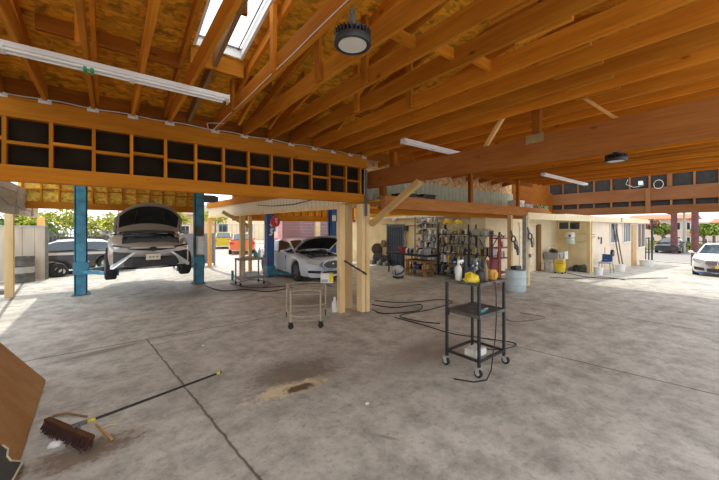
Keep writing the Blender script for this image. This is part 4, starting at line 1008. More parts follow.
strip(onY(543,178,3.9)[0], onY(586,185,3.9)[0], 3.9, 3.44, 'white strip light under the far right joists')
# ================================================================== SHELVES ALONG THE BACK WALL
rnd = random.Random(21)
def shelf_unit(name, label, x0, x1, y0, y1, levels, top, mat, back=None, cross=True):
    r = thing(name, label, 'shelf', ((x0+x1)/2, (y0+y1)/2, 0))
    for x in (x0, x1):
        for y in (y0, y1): MB().box(x-.02, x+.02, y-.02, y+.02, 0, top).build('upright', mat, r)
    for z in levels: MB().box(x0, x1, y0, y1, z-.025, z, None, .003).build('shelf_board', mat, r)
    if cross:
        m = MB(); m.bar((x1,y0,.2),(x1,y1,top-.1),.01,.03); m.bar((x1,y1,.2),(x1,y0,top-.1),.01,.03); m.build('cross_brace', mat, r)
    return r
COLS = {'grey': GREYPL, 'dark': BLKPL, 'white': WHITE, 'brown': CARD, 'steel': STEEL, 'blue': BLUE2, 'red': RED, 'yellow': YELD, 'green': GREEN, 'tan': TAN, 'pewter': M('pewter_metal', (.30,.29,.27), .5, .4, .3, 12)}
def clutter(x0, x1, y0, y1, z, zmax, n, names, shelf, tag_):
    y = y0+.03
    cnt = {}
    while y < y1-.05:
        w = rnd.uniform(.045, .105); w = min(w, y1-.03-y)
        if w < .04: break
        h = rnd.uniform(.6, 1.0)*(zmax-z); c = rnd.choice(names); mt = COLS[c]; kind = rnd.choice(('parts_box','canister','motor_part','bracket','bin'))
        yc, dep = y+w/2, rnd.uniform(.18, min(.36, x1-x0-.04)); xf = x0+rnd.uniform(.01,.06); m = MB()
        if kind == 'parts_box': m.box(xf, xf+dep, y, y+w*.94, z+.001, z+h, None, .006); m.box(xf-.004, xf, y+w*.2, y+w*.7, z+h*.3, z+h*.6)
        elif kind == 'canister': m.lathe(((0,0),(w*.46,0),(w*.48,.02),(w*.48,h*.8),(w*.3,h*.9),(w*.28,h),(0,h)), (xf+w*.5,yc,z+.001), n=12)
        elif kind == 'motor_part':
            r_ = min(w*.46, h*.45); m.cyl((xf,yc,z+r_+.002), (xf+dep*.8,yc,z+r_+.002), r_, n=12); m.cyl((xf-.05,yc,z+r_), (xf,yc,z+r_), r_*.45, n=8); m.box(xf+.03,xf+dep*.5,yc-r_*.7,yc+r_*.7,z+.001,z+r_*.6)
        elif kind == 'bracket': m.box(xf,xf+dep,y,y+w*.2,z+.001,z+h); m.box(xf,xf+dep*.6,y,y+w*.9,z+.001,z+.04); m.bar((xf+.05,y+.03,z+.04),(xf+.05,y+w*.9,z+h*.8),.03,.03)
        else:
            m.prism([(xf,y,z+.001),(xf+dep,y,z+.001),(xf+dep,y,z+h),(xf+.06,y,z+h),(xf-.02,y,z+h*.55)], (0,w*.92,0))
        nm = {'parts_box':'parts box','canister':'canister','motor_part':'motor part','bracket':'bracket','bin':'bin'}[kind]
        single(m, kind, mt, '%s %s on %s' % (c, nm, shelf), nm.split()[-1], '%s %ss, %s' % (c, nm, shelf), kind in ('canister','motor_part'))
        y += w+rnd.uniform(.0,.012)
SX0, SX1 = 10.32, 10.80
ya, yb = onX(437,0,SX0)[1], onX(415,0,SX0)[1]
lv = [.12,.52,.82,1.10,1.38,1.64,1.90,2.14]
shelf_unit('parts_shelving', 'tall grey steel shelving crammed with parts right of the dark door', SX0, SX1, ya, yb, lv, 2.36, COLS['pewter'])
ordn = ('bottom','second','third','fourth','fifth','sixth','seventh','top')
for i, z in enumerate(lv):
    clutter(SX0, SX1, ya, yb, z, (lv[i+1] if i+1 < len(lv) else 2.38)-.03, 8, ('grey','grey','white','pewter','pewter','steel','dark','white','tan','grey'), 'the %s shelf of the tall grey shelving' % ordn[i], 'a')
y2a, y2b = onX(492,0,SX0)[1], ya-.06
ym = onX(469,0,SX0)[1]
lv2 = [.16,.90,1.62]
shelf_unit('tool_rack', 'black open rack of tools, left half, under the yellow pieces', SX0, SX1, ym+.02, y2b, [.16,.55,.93,1.30,1.66], 2.02, BLACK)
shelf_unit('tool_rack', 'lower black open rack of tools, right half, next to the maroon stand', SX0, SX1, y2a, ym-.02, [.16,.52,.93,1.62], 1.75, BLACK)
for nm, (u, v), L_ in (('left half of the black tool rack', (ym+.02,y2b), [.16,.55,.93,1.30,1.66]), ('right half of the black tool rack', (y2a,ym-.02), [.16,.52,.93,1.62])):
    for i, z in enumerate(L_): clutter(SX0, SX1, u, v, z, z+(.30 if z < 1.6 else .2), 7, ('dark','dark','grey','pewter','brown','blue','white','tan','yellow','steel') , 'the %s shelf of the %s' % (('bottom','second','third','fourth','top')[i] if i+1 < len(L_) else 'top', nm), 'b')
# hanging tools under the top boards
for k in range(16):
    y = y2a+.06+k*(y2b-y2a-.12)/15; m = MB(); L_ = rnd.uniform(.18,.36)
    m.bar((SX0-.03,y,1.60), (SX0-.03,y+rnd.uniform(-.05,.05),1.60-L_), .015, .025); m.box(SX0-.045,SX0-.015,y-.035,y+.035,1.56,1.61)
    single(m, 'hanging_tool', rnd.choice((STEEL,BLACK)), 'hand tool hanging from the front of the black tool rack', 'tool', 'hand tools hung on the black rack')
# yellow things and tan boards on top of the rack
def at_shelf(px, py): return onX(px, py, SX0+.1)
for (px, py, r, mt, lb) in ((447.5,227,.17,YELD,'big dull yellow bundle on top of the black rack, left of the smaller one'),(458,230,.13,YEL,'smaller bright yellow bundle on top of the black rack')):
    q = at_shelf(px, py); single(crumple((q[0],q[1],2.03), r, (1,1.1,.9), mt, int(px), .3), 'yellow_bundle', mt, lb, 'bundle', smooth=True)
a, b = onX(453,0,XB)[1], onX(471,0,XB)[1]
single(MB().box(XB-.03,XB-.003,b,a,1.86,2.33), 'tan_board', TAN, 'tan board standing behind the yellow bundles on the rack', 'board')
a, b = onX(466,0,XB-.02)[1], onX(505,0,XB-.02)[1]
single(MB().box(XB-.02,XB-.002,max(b,6.62),a,.9,2.3), 'cream_panel', CREAM, 'bare cream panel on the wall behind the black tool rack', 'panel')
q = onX(480,233,SX0+.1)
single(MB().box(SX0+.05,SX0+.35,q[1]-.28,q[1]+.28,1.645,1.86,None,.01), 'wire_basket', M('pale_olive', (.46,.45,.32), .6), 'pale olive basket on top of the right half of the black rack', 'basket')
# maroon stand
q = G(501, 283.5); mx_, my_ = q[0], q[1]
r_ = thing('maroon_stand', 'maroon steel stand with odd tools left of the plastic drum', 'stand', (mx_,my_,0))
for dx, dy in ((-.33,-.1),(.33,-.1),(-.33,.2),(.33,.2)): MB().box(mx_+dx-.03,mx_+dx+.03,my_+dy-.02,my_+dy+.02,0,1.58).build('upright', MAROON, r_)
for z in (.35,.85,1.2,1.52): MB().box(mx_-.33,mx_+.33,my_-.1,my_+.2,z,z+.04).build('shelf_board', MAROON, r_)
MB().box(mx_-.30,mx_+.30,my_+.16,my_+.2,.04,.85).build('lower_panel', MAROON, r_)
for k in range(7):
    x = mx_-.2+.065*k; z = (.89,1.24)[k%2]; m = MB(); m.cyl((x,my_,z+.002),(x,my_,z+.2),.035,.025,10)
    single(m, 'spray_can', rnd.choice((RED,GREYPL,WHITE)), 'can on a shelf of the maroon stand', 'can', 'cans on the maroon stand')
m = MB(); m.bar((mx_-.2,my_,1.565),(mx_+.05,my_+.05,1.74),.03,.03); m.bar((mx_+.2,my_,1.565),(mx_,my_+.05,1.70),.03,.03); m.bar((mx_-.15,my_,1.6),(mx_+.3,my_,1.62),.04,.03)
single(m, 'clamp', BLACK, 'black clamp lying across the top of the maroon stand', 'clamp')
# posts carrying the loft edge with clamps, drum
qa = (onY(510,0,5.02)[0], 5.02); qb = (onY(526,0,4.92)[0], 4.92)
GP = M('grey_green_post', (.40,.39,.31), .6, 0, .25)
post(qa[0], qa[1], .12, .12, 2.29, CREAMW, 'grey-cream post behind the plastic drum'); 
r_ = thing('timber_post', 'grey-green post right of the plastic drum with tools hung on it', 'post', (*qb,0))
MB().box(qb[0]-.13,qb[0]+.03,qb[1]-.06,qb[1]+.06,0,2.29,None,.005).build('plank', GP, r_); MB().box(qb[0]+.035,qb[0]+.15,qb[1]-.06,qb[1]+.06,0,2.29,None,.005).build('plank', CREAMW, r_)
def hook_clamp(x, y, z, label, s=1.0, seed=0):
    r = thing('chain_clamp', label, 'clamp', (x,y,z-.3)); m = MB()
    m.tube([(x+s*.14*cos(a),y-.02,z+s*.10*sin(a)) for a in [k*pi/5+.2 for k in range(10)]], .022*s, 8, True); m.build('clamp_ring', BLACK, r)
    m = MB(); m.bar((x+.05,y-.03,z-.08*s),(x+.16*s,y-.03,z-.36*s),.05,.06); m.tube([(x-.08,y-.03,z+.1),(x-.2*s,y-.03,z+.28*s)], .025, 8); m.build('clamp_jaw', GREYD, r)
    m = MB(); m.tube([(x+.1,y-.04,z),(x+.2*s,y-.05,z-.1),(x+.22*s,y-.05,z-.28*s),(x+.15*s,y-.04,z-.30*s)], .018, 8); m.build('chain', STEEL, r)
hook_clamp(qa[0], qa[1]-.09, 1.55, 'black clamps hung on the post behind the drum', .9)
hook_clamp(qa[0]+.02, qa[1]-.16, 1.30, 'lower black clamp hung on the post behind the drum', .7)
hook_clamp(qb[0]+.02, qb[1]-.10, 1.62, 'black clamp hung on the grey-green post right of the drum', 1.0)
single(MB().box(qb[0]+.06,qb[0]+.14,qb[1]-.12,qb[1]-.061,.92,1.04,None,.01), 'switch_box', GREYG, 'small grey box on the grey-green post', 'box')
q = G(516, 287.5); dx_, dy_ = onY(515.5,0,4.68)[0], 4.68
r_ = thing('plastic_drum', 'pale blue plastic drum on the floor at the foot of the posts', 'drum', (dx_,dy_,0))
MB().lathe(((0,0),(.26,0),(.285,.03),(.285,.20),(.295,.22),(.285,.24),(.285,.42),(.295,.44),(.285,.46),(.28,.60),(.295,.61),(.295,.64),(.27,.64),(.26,.35),(0,.35)), (dx_,dy_,.001), n=28).build('drum_body', PLDRUM, r_, True)
o = single(MB().box(dx_-.12,dx_+.22,dy_-.08,dy_+.1,.645,.75,None,.02), 'black_case', BLACK, 'black case resting on the rim of the pale blue drum', 'case')
# bench with vice, air tank, things left of the door
q0, q1 = G(408,277), G(431,280)
WB = wood('bench_wood', (.42,.23,.09), 0, .6)
bx0, by0 = 9.55, 8.55
r_ = thing('workbench', 'low wooden bench in front of the tall grey shelving', 'bench', (9.75,8.3,0))
for x in (9.55, 9.98):
    for y in (8.15, 9.05): MB().box(x-.05,x+.05,y-.05,y+.05,0,.55).build('leg', WB, r_)
MB().box(9.48,10.05,8.05,9.15,.55,.62,None,.005).build('bench_top', WB, r_); MB().box(9.5,10.03,8.1,9.1,.22,.27).build('lower_shelf', WB, r_)
r_ = thing('steel_table', 'dark steel-topped table reaching left over the low wooden bench', 'table', (9.6,9.2,0))
MB().box(9.42,10.1,7.9,10.2,.78,.86,None,.006).build('table_top', BLACK, r_)
for x in (9.5,10.02):
    for y in (9.25,10.1): MB().box(x-.018,x+.018,y-.018,y+.018,0,.78).build('leg', BLACK, r_)
m = MB(); m.box(9.55,9.75,9.3,9.5,.861,1.0); m.box(9.45,9.9,9.36,9.44,1.0,1.1,None,.01); m.cyl((9.40,9.4,1.05),(9.1+.2,9.4,1.05),.02,n=8); m.box(9.42,9.5,9.32,9.48,1.0,1.14); 
single(m, 'bench_vice', MAROON, 'dark red bench vice on the steel-topped table', 'vice')
clutter(9.5,9.95,8.0,9.2,.861,1.1,5,('grey','pewter','dark','grey','white'),'the steel-topped table','t')
clutter(9.5,9.95,8.2,9.0,.275,.5,5,('dark','dark','brown','blue'),'the lower shelf of the wooden bench','t')
q = G(400,278); r_ = thing('air_tank', 'grey round air tank on the floor in front of the dark door', 'tank', (q[0],q[1]+.1,0))
MB().ball((q[0],q[1]+.1,.24), .235, 3, (1,1,1)).build('tank_body', GREYPL, r_, True); m = MB(); m.box(q[0]-.16,q[0]+.16,q[1]-.04,q[1]+.24,0,.06); m.build('feet', BLACK, r_)
MB().tube([(q[0]-.2,q[1]+.05,.3),(q[0]-.25,q[1]-.02,.15),(q[0]-.1,q[1]-.14,.2),(q[0]+.1,q[1]-.13,.3),(q[0]+.2,q[1]-.02,.35)], .025, 8).build('hose', BLACK, r_)
q = onX(378,249,XB-.12)
r_ = thing('wall_reel', 'dark rusty hose reel on the wall left of the dark door', 'reel', (XB-.12,q[1],q[2]-.4))
c = (XB-.16,q[1],q[2]); MB().lathe(((0,-.1),(.30,-.1),(.30,-.07),(.12,-.06),(.12,.06),(.30,.07),(.30,.1),(0,.1)), c, (.6,1,0), 20).build('reel_drum', M('rusty_dark', (.10,.07,.05), .7), r_, True)
MB().lathe(((.13,-.05),(.22,-.05),(.22,.05),(.13,.05)), c, (.6,1,0), 20).build('hose_wrap', BLACK, r_, True); MB().bar((XB-.005,q[1],q[2]-.3),(XB-.14,q[1],q[2]),.05,.05).build('bracket', STEEL, r_)
q = onX(384,243,XB-.1); single(crumple((XB-.16,q[1]-.05,q[2]-.2), .20, (.6,1,1.2), COLS['brown'], 5, .4), 'hanging_cloth', M('brown_rag', (.22,.14,.09), .9), 'brown rag bundle hung beside the wall reel', 'cloth', smooth=True)
for k, (px, hh) in enumerate(((373,.5),(376.5,.62),(380,.42),(383.5,.5),(386,.36))):
    q = onX(px, 268, XB-.35); m = MB()
    if k % 2: m.lathe(((.05,0),(.24*hh/.5,0),(.26*hh/.5,.06),(.24*hh/.5,.14),(.05,.14)), (XB-.3,q[1],.26*hh/.5), (1,.2,0), 18)
    else: m.bar((XB-.45,q[1],0.02),(XB-.1,q[1]+.05,hh),.12,.08); m.box(XB-.5,XB-.15,q[1]-.1,q[1]+.1,0,hh*.5,None,.02)
    single(m, 'scrap_part', BLKPL if k%2 else COLS['pewter'], '%s on the floor below the wall reel, %s' % (('dark scrap part','small black wheel')[k%2], ('leftmost of the row','second of the row','middle of the row','fourth of the row','nearest the door')[k]), 'scrap part', None, True)
q = onX(395,219.5,XB-.12); r_ = thing('globe_lamp', 'round white globe lamp on the wall above the dark door', 'lamp', (XB-.12,q[1],q[2]-.12))
MB().ball((XB-.13,q[1],q[2]), .12, 3).build('globe', LENS, r_, True); MB().cyl((XB,q[1],q[2]),(XB-.04,q[1],q[2]),.07,n=14).build('base', STEEL, r_)
q = onX(405,240,XB-.1); m = MB(); m.tube([(XB-.05,q[1],1.75),(XB-.1,q[1]+.03,1.5),(XB-.08,q[1]-.03,1.25),(XB-.1,q[1]+.02,.95)], .05, 8); single(m, 'hanging_hose', STEEL, 'grey hose bundle hanging right of the dark door', 'hose')
q = onX(406,229,XB-.1); single(MB().box(XB-.14,XB-.005,q[1]-.08,q[1]+.08,1.76,2.0,None,.02), 'wall_box', BLKPL, 'dark wall box at the upper right corner of the dark door', 'box')
m = MB().tube([(XB-.03, 12.4-.3*k, 2.1-.10*sin(k*pi/14)) for k in range(15)], .012, 6); single(m, 'cable', BLACK, 'black cable sagging along the back wall over the dark door', 'cable')
# loft storage
for k, (px, w, h, mt, lb) in enumerate(((404,.5,.28,BLACK,'black crate at the left of the storage loft'),(414,.4,.22,GREYD,'dark box second from the left on the storage loft'),(424,.5,.3,BLACK,'black crate on the storage loft left of the stub post'),(436,.35,.18,GREYPL,'grey box on the storage loft'),(516,.5,.42,WHITE,'white bundle near the right end of the storage loft'),(524,.6,.3,GREYPL,'grey sheet pile at the right end of the storage loft'),(532,.5,.26,BLACK,'dark tangle beside the white bundle on the loft'),(541,.4,.3,GREEN,'green crate at the far right of the storage loft'))):
    q = onY(px, 0, 5.9); o = single(MB().box(q[0]-w/2,q[0]+w/2,5.7,6.1,2.501,2.501+h,None,.015), 'crate' if 'crate' in lb else 'box', mt, lb, 'crate' if 'crate' in lb else 'box')
    MB().box(q[0]-w/2-.01,q[0]+w/2+.01,5.69,6.11,2.501+h-.04,2.501+h).build('lid', mt, o)
m = MB(); rr_ = random.Random(8)
for k in range(9): 
    xx = onY(524+2.6*k,0,5.4)[0]; m.tube([(xx,5.4,2.512),(xx+rr_.uniform(-.2,.2),5.45,2.72+.1*rr_.random()),(xx+rr_.uniform(-.3,.3),5.5,2.57)], .012, 6)
single(m, 'wire_tangle', STEEL, 'tangle of wire along the right end of the storage loft', 'wire')

# ================================================================== PORCH AND STREET SIDE ITEMS
def on_pw(px, py, X=17.74): return onX(px, py, X)
q = on_pw(570, 238, 17.5)
r_ = thing('wall_tank', 'white and green round tank mounted on the porch wall under the dark window', 'tank', (17.5, q[1], q[2]-.35))
MB().lathe(((0,-.29),(.18,-.29),(.205,-.26),(.205,.02),(0,.02)), (17.5,q[1],q[2]), n=24).build('tank_lower', M('pale_green_enamel', (.62,.72,.62), .5), r_, True)
MB().lathe(((0,.02),(.21,.02),(.21,.22),(.175,.28),(0,.30)), (17.5,q[1],q[2]), n=24).build('tank_upper', WHITEM, r_, True)
MB().lathe(((.204,-.01),(.215,-.01),(.215,.03),(.204,.03)), (17.5,q[1],q[2]), n=24).build('tank_band', STEEL, r_, True)
m = MB(); m.box(17.275,17.30,q[1]-.1,q[1]-.02,q[2]+.06,q[2]+.16); m.build('valve', BLACK, r_); MB().box(17.6,17.80,q[1]-.15,q[1]+.15,q[2]-.2,q[2]-.15).build('bracket', STEEL, r_)
MB().tube([(17.6,q[1]-.2,q[2]+.2),(17.7,q[1]-.6,q[2]+.2),(17.72,q[1]-.95,q[2]+.18)], .015, 6).build('pipe', STEEL, r_); MB().tube([(17.6,q[1]-.2,q[2]-.18),(17.7,q[1]-.5,q[2]-.18),(17.72,q[1]-.95,q[2]+.1)], .015, 6).build('pipe', STEEL, r_)
# utility sink, mop bucket, bucket
q = G(556, 269.5, -.1)
sx_, sy_ = onY(556,0,6.2)[0], 6.2; f_ = fz(sx_)
r_ = thing('utility_sink', 'grey utility sink on legs beside the yellow mop bucket', 'sink', (sx_,sy_,f_))
m = MB(); m.prism([(sx_-.55,sy_-.3,f_+.88),(sx_+.55,sy_-.3,f_+.88),(sx_+.45,sy_-.25,f_+.55),(sx_-.45,sy_-.25,f_+.55)], (0,.6,0)); m.build('basin', GREYPL, r_)
for a in (-.45,.45):
    for b in (-.2,.25): MB().bar((sx_+a*.9,sy_+b,f_+.56),(sx_+a,sy_+b,f_),.04,.04).build('leg', GREYPL, r_)
m = MB(); m.tube([(sx_-.1,sy_+.25,f_+.88),(sx_-.1,sy_+.25,f_+1.15),(sx_-.1,sy_+.05,f_+1.18),(sx_-.1,sy_,f_+1.1)], .018, 8); m.build('tap', CHROME, r_)
o = single(MB().box(sx_+.1,sx_+.5,sy_-.34,sy_-.305,f_+.55,f_+.92,None,.01), 'white_tray', WHITE, 'white tray leaning on the front of the utility sink', 'tray')
single(crumple((sx_-.35,sy_-.02,f_+.885), .16, (1,1,.7), BLACK, 31, .4), 'black_bag', BLACK, 'dark rags heaped in the utility sink', 'rags', smooth=True)
q = (onY(560,0,5.62)[0], 5.62); r_ = thing('mop_bucket', 'yellow mop bucket on wheels under the utility sink', 'bucket', (q[0],q[1],fz(q[0])))
b_ = fz(q[0]); MB().lathe(((0,.06),(.17,.06),(.23,.40),(.24,.42),(.22,.42),(.15,.12),(0,.12)), (q[0],q[1],b_), n=18).build('bucket_body', YEL, r_, True)
MB().box(q[0]-.1,q[0]+.2,q[1]-.16,q[1]+.16,b_+.40,b_+.62,None,.02).build('wringer', YELD, r_); MB().bar((q[0],q[1],b_+.6),(q[0]+.1,q[1]+.05,b_+.82),.03,.03).build('wringer_handle', BLACK, r_)
for a in (-.14,.14):
    for b in (-.14,.14): MB().cyl((q[0]+a-.02,q[1]+b,b_+.035),(q[0]+a+.02,q[1]+b,b_+.035),.035,n=12).build('caster', RUBBER, r_, True)
def pail(px, py, r, h, mat, label, z=-.1):
    q = onY(px, py, z); zz = fz(q[0]); rr = thing('bucket', label, 'bucket', (q[0],q[1],zz))
    MB().lathe(((0,0),(r*.85,0),(r,h),(r*1.05,h),(r*.95,h-.02),(r*.8,.03),(0,.03)), (q[0],q[1],zz+.001), n=20).build('bucket_body', mat, rr, True)
    MB().tube([(q[0]+r*1.03*cos(a),q[1]-.01-.12*sin(a),zz+h*.92-.12*sin(a)) for a in [k*pi/10 for k in range(11)]], .006, 6).build('bail_handle', STEEL, rr)
    return q
pail(548.5, 272, .19, .42, M('grey_pail', (.55,.52,.48), .6), 'grey bucket left of the yellow mop bucket', 6.2)
pail(598.5, 272.5, .17, .34, WHITE, 'white bucket in front of the blue chair', 4.5)
pail(620, 267, .22, .34, WHITE, 'white bucket under the leaning broom', 4.5)
pail(647, 264.5, .36, .38, WHITE, 'wide white tub at the foot of the black gate', 4.55)
# junk in the porch corner
for k,(px,py,r,mt,lb) in enumerate(((577,267.5,.22,BLKPL,'black bag of junk in the porch corner under the tank'),(583,266.5,.26,M('dark_green_bag',(.06,.08,.05),.7),'dark green bag in the porch corner next to the post'),(571,268,.14,GREYD,'small dark bundle left of the black bag in the porch corner'))):
    q = onX(px, py, 17.3); z = fz(17.3); single(crumple((17.35,q[1],z+.001), r, (1,1,.95), mt, 40+k, .35), 'junk_bag', mt, lb, 'bag', smooth=True)
q = on_pw(572,262,17.75); single(MB().bar((17.5,q[1],fz(17.5)+.01),(17.76,q[1]+.1,1.1),.03,.03), 'stick_handle', TAN, 'stick leaning in the porch corner under the tank', 'stick')
# blue chair
q = onY(606, 267.5, 4.68); cx_, cy_ = q[0], 4.68; z = fz(cx_)
r_ = thing('blue_chair', 'dark blue chair in front of the pale wall between the white buckets', 'chair', (cx_,cy_,z))
MB().box(cx_-.26,cx_+.24,cy_-.25,cy_+.25,z+.42,z+.50,None,.02).build('seat', GREYPL, r_); m = MB(); m.box(cx_+.16,cx_+.24,cy_-.20,cy_+.20,z+.5,z+.84,None,.03); m.build('backrest', NAVY, r_)
for a in (-.22,.2):
    for b in (-.2,.2): MB().bar((cx_+a,cy_+b,z+.42),(cx_+a*1.2,cy_+b*1.2,z),.03,.03).build('leg', STEEL, r_)
single(crumple((cx_-.05,cy_,z+.501), .14, (1,1,.6), NAVY, 17, .4), 'jacket', NAVY, 'dark cloth bunched on the blue chair seat', 'cloth', smooth=True)
q = onY(612.5,253,5.04); r_ = thing('spare_wheel', 'small black wheel hung on the pale wall right of the blue chair', 'wheel', (q[0],5.04,q[2]-.15))
MB().lathe(((.08,-.04),(.17,-.04),(.18,0),(.17,.04),(.08,.04),(.08,-.04)), (q[0],5.04,q[2]), (0,-1,0), 18).build('tyre', RUBBER, r_, True); MB().lathe(((0,-.03),(.08,-.03),(.08,.03),(0,.03)), (q[0],5.04,q[2]), (0,-1,0), 14).build('hub', GREYPL, r_, True)
for px, py, h, lb in ((599,238,.12,'small dark box on the pale wall near the porch corner'),(601.5,240.5,.34,'tall dark fitting on the pale wall right of the small box')):
    q = onY(px,py,5.07); single(MB().box(q[0]-.045,q[0]+.045,5.05,5.098,q[2]-h/2,q[2]+h/2,None,.01), 'wall_box', GREYD, lb, 'box')
q = onY(607,255,5.07); single(MB().box(q[0]-.3,q[0]+.5,5.06,5.098,q[2]-.6,q[2]+.4,None,.006), 'meter_cabinet', PINKW, 'pale cabinet door on the wall behind the blue chair', 'panel')
for k,(px,lb,dx) in enumerate(((616.5,'brown broom handle leaning on the wall between the first two windows',.06),(619,'thin dark pole beside the brown broom handle',.15))):
    q = onY(px,262,4.9); z = fz(q[0]); m = MB(); m.cyl((q[0]+dx,4.75,z+.02),(q[0],5.05,2.1),.03,n=8); m.box(q[0]+dx-.15,q[0]+dx+.15,4.68,4.80,z,z+.10) if k==0 else None
    single(m, 'leaning_broom' if k==0 else 'leaning_pole', wood('dark_handle',(.22,.13,.07),2,.7,False) if k==0 else GREYD, lb, 'broom' if k==0 else 'pole')
q = onY(622,220,4.86); single(MB().box(q[0]-.03,q[0]+.03,4.84,4.899,2.21,2.46), 'downpipe', GREYPL, 'short grey pipe on the fascia above the second window', 'pipe')
# black gate with thin pole at the corner
gx0, gx1 = 27.7, 29.0
def gpt(px, py, z): return G(px, py, z)
q = G(652,262.5,-.48); r_ = thing('metal_gate', 'narrow black metal gate with a tall thin pole at the end of the pink wall', 'gate', (q[0],q[1],fz(q[0])))
z = fz(q[0]); qa_ = G(645.5,263,-.48)
MB().cyl((q[0],q[1],z),(q[0],q[1],2.5),.05,n=10).build('pole', BLACK, r_)
for f in (0,.5): 
    x, y = qa_[0]+(q[0]-qa_[0])*f, qa_[1]+(q[1]-qa_[1])*f; MB().cyl((x,y,z),(x,y,1.25),.04,n=8).build('gate_bar', BLACK, r_)
for zz in (.25,1.2): MB().bar((qa_[0],qa_[1],zz),(q[0],q[1],zz),.05,.05).build('gate_rail', BLACK, r_)

# ================================================================== OUTSIDE
def tree(name, label, x, y, z, th, tr, blobs, leaf, bark, group=None, seed=1, n=900, ls=.28):
    r = thing(name, label, 'tree', (x,y,z), 0, group); rd = random.Random(seed)
    m = MB(); m.cyl((x,y,z),(x,y,z+th),tr,tr*.75,12)
    for bxx, byy, bzz, br in blobs: m.cyl((x,y,z+th*.8),(x+bxx,y+byy,z+bzz),tr*.35,tr*.12,6)
    m.build('trunk', bark, r, True)
    m = MB(); tot = sum(b[3]**2 for b in blobs)
    for bxx, byy, bzz, br in blobs:
        for k in range(int(n*br*br/tot)):
            u = Vector((rd.gauss(0,1),rd.gauss(0,1),rd.gauss(0,1))).normalized()*br*(rd.random()**.45); u.z *= .8; c = Vector((x+bxx,y+byy,z+bzz))+u
            a = Vector((rd.gauss(0,1),rd.gauss(0,1),rd.gauss(0,1))).normalized()*ls; b = a.cross(Vector((rd.gauss(0,1),rd.gauss(0,1),rd.gauss(0,1)))).normalized()*ls*.55
            m.face((c-a*.5, c+b*.5, c+a*.5, c-b*.5))
    m.build('foliage', leaf, r); return r
def leafm(nm, col):
    t = NT(nm); f = t.noise(t.obj(), 1.6, 4); t.fin(t.mix(t.rng(f,.3,.7), sc3(col,.6), sc3(col,1.35)), .6); t.p.inputs['Transmission Weight'].default_value = 0; return t.m
LY = leafm('yellow_green_leaves', (.42,.44,.05)); LG = leafm('mid_green_leaves', (.13,.22,.05)); LM = leafm('fresh_green_leaves', (.24,.32,.05)); LD = leafm('olive_leaves', (.17,.20,.06))
BARK = M('bark', (.20,.13,.09), .9, 0, .3, 4); PBARK = M('maroon_bark', (.15,.06,.06), .9, 0, .3, 4)
# left yard: grey screen, drum, fences, bushes, building
a, b = G(11,290), G(47,289)
s_ = thing('grey_screen', 'pale grey boarded screen at the far left behind the dark drum', 'screen', ((a[0]+b[0])/2-.2, 15.9, 0))
xs0, xs1 = onY(-25,0,16.45)[0], onY(47,0,16.45)[0]
GS = NT('grey_screen_boards'); v = GS.obj(); sx = GS.n('ShaderNodeSeparateXYZ'); GS.l(v, sx.inputs[0])
g1 = GS.rng(GS.math('ABSOLUTE', GS.math('SUBTRACT', GS.math('FRACT', GS.math('MULTIPLY', sx.outputs[0], 3.2)), .5)), .43, .49)
GS.fin(GS.mix(GS.rng(GS.noise(GS.mapping(v,(4,4,.6)),1.5,4),.3,.7), GS.mix(g1,(.46,.40,.33),(.28,.23,.18)), GS.mix(g1,(.60,.53,.44),(.36,.31,.25))), .7)
MB().box(xs0, xs1, 16.45, 16.51, .03, 1.93).build('boarding', GS.m, s_)
MB().box(xs1-.05, xs1+.03, 16.42, 16.54, 0, 1.95).build('end_stile', M('dark_stile', (.16,.15,.13), .7), s_); MB().box(xs0, xs1, 16.42, 16.54, 1.93, 1.98).build('cap_rail', GREYPL, s_)
q = onY(21.5, 0, 15.75); r_ = thing('oil_drum', 'dark steel oil drum in front of the grey screen', 'drum', (q[0],q[1]+.3,0))
prof = [(0,.0),(.28,0),(.295,.015),(.285,.03)]
for zz in (.29,.58): prof += [(.285,zz-.02),(.298,zz),(.285,zz+.02)]
prof += [(.285,.85),(.295,.87),(.295,.89),(.275,.89),(.27,.86),(0,.86)]
MB().lathe(prof, (q[0],q[1]+.3,.001), n=28).build('drum_body', M('dark_drum', (.09,.085,.075), .45, .3, .5, 5), r_, True); MB().cyl((q[0]+.12,q[1]+.3,.861),(q[0]+.12,q[1]+.3,.885),.03,n=10).build('bung', STEEL, r_)
MB().lathe(((.2865,.33),(.2865,.54)), (q[0],q[1]+.3,.001), n=28).build('drum_band', M('pale_band', (.34,.33,.29), .5), r_, True)
q = onY(0.5,0,13.6); r_ = thing('teal_post', 'thin teal post at the very left edge', 'post', (q[0],13.6,0)); MB().box(q[0]-.2,q[0]-.04,13.5,13.66,0,2.4).build('column', M('pale_teal', (.25,.55,.52), .5), r_); MB().box(q[0]-.25,q[0]+.15,13.4,13.75,0,.12,None,.02).build('foot', GREYD, r_)
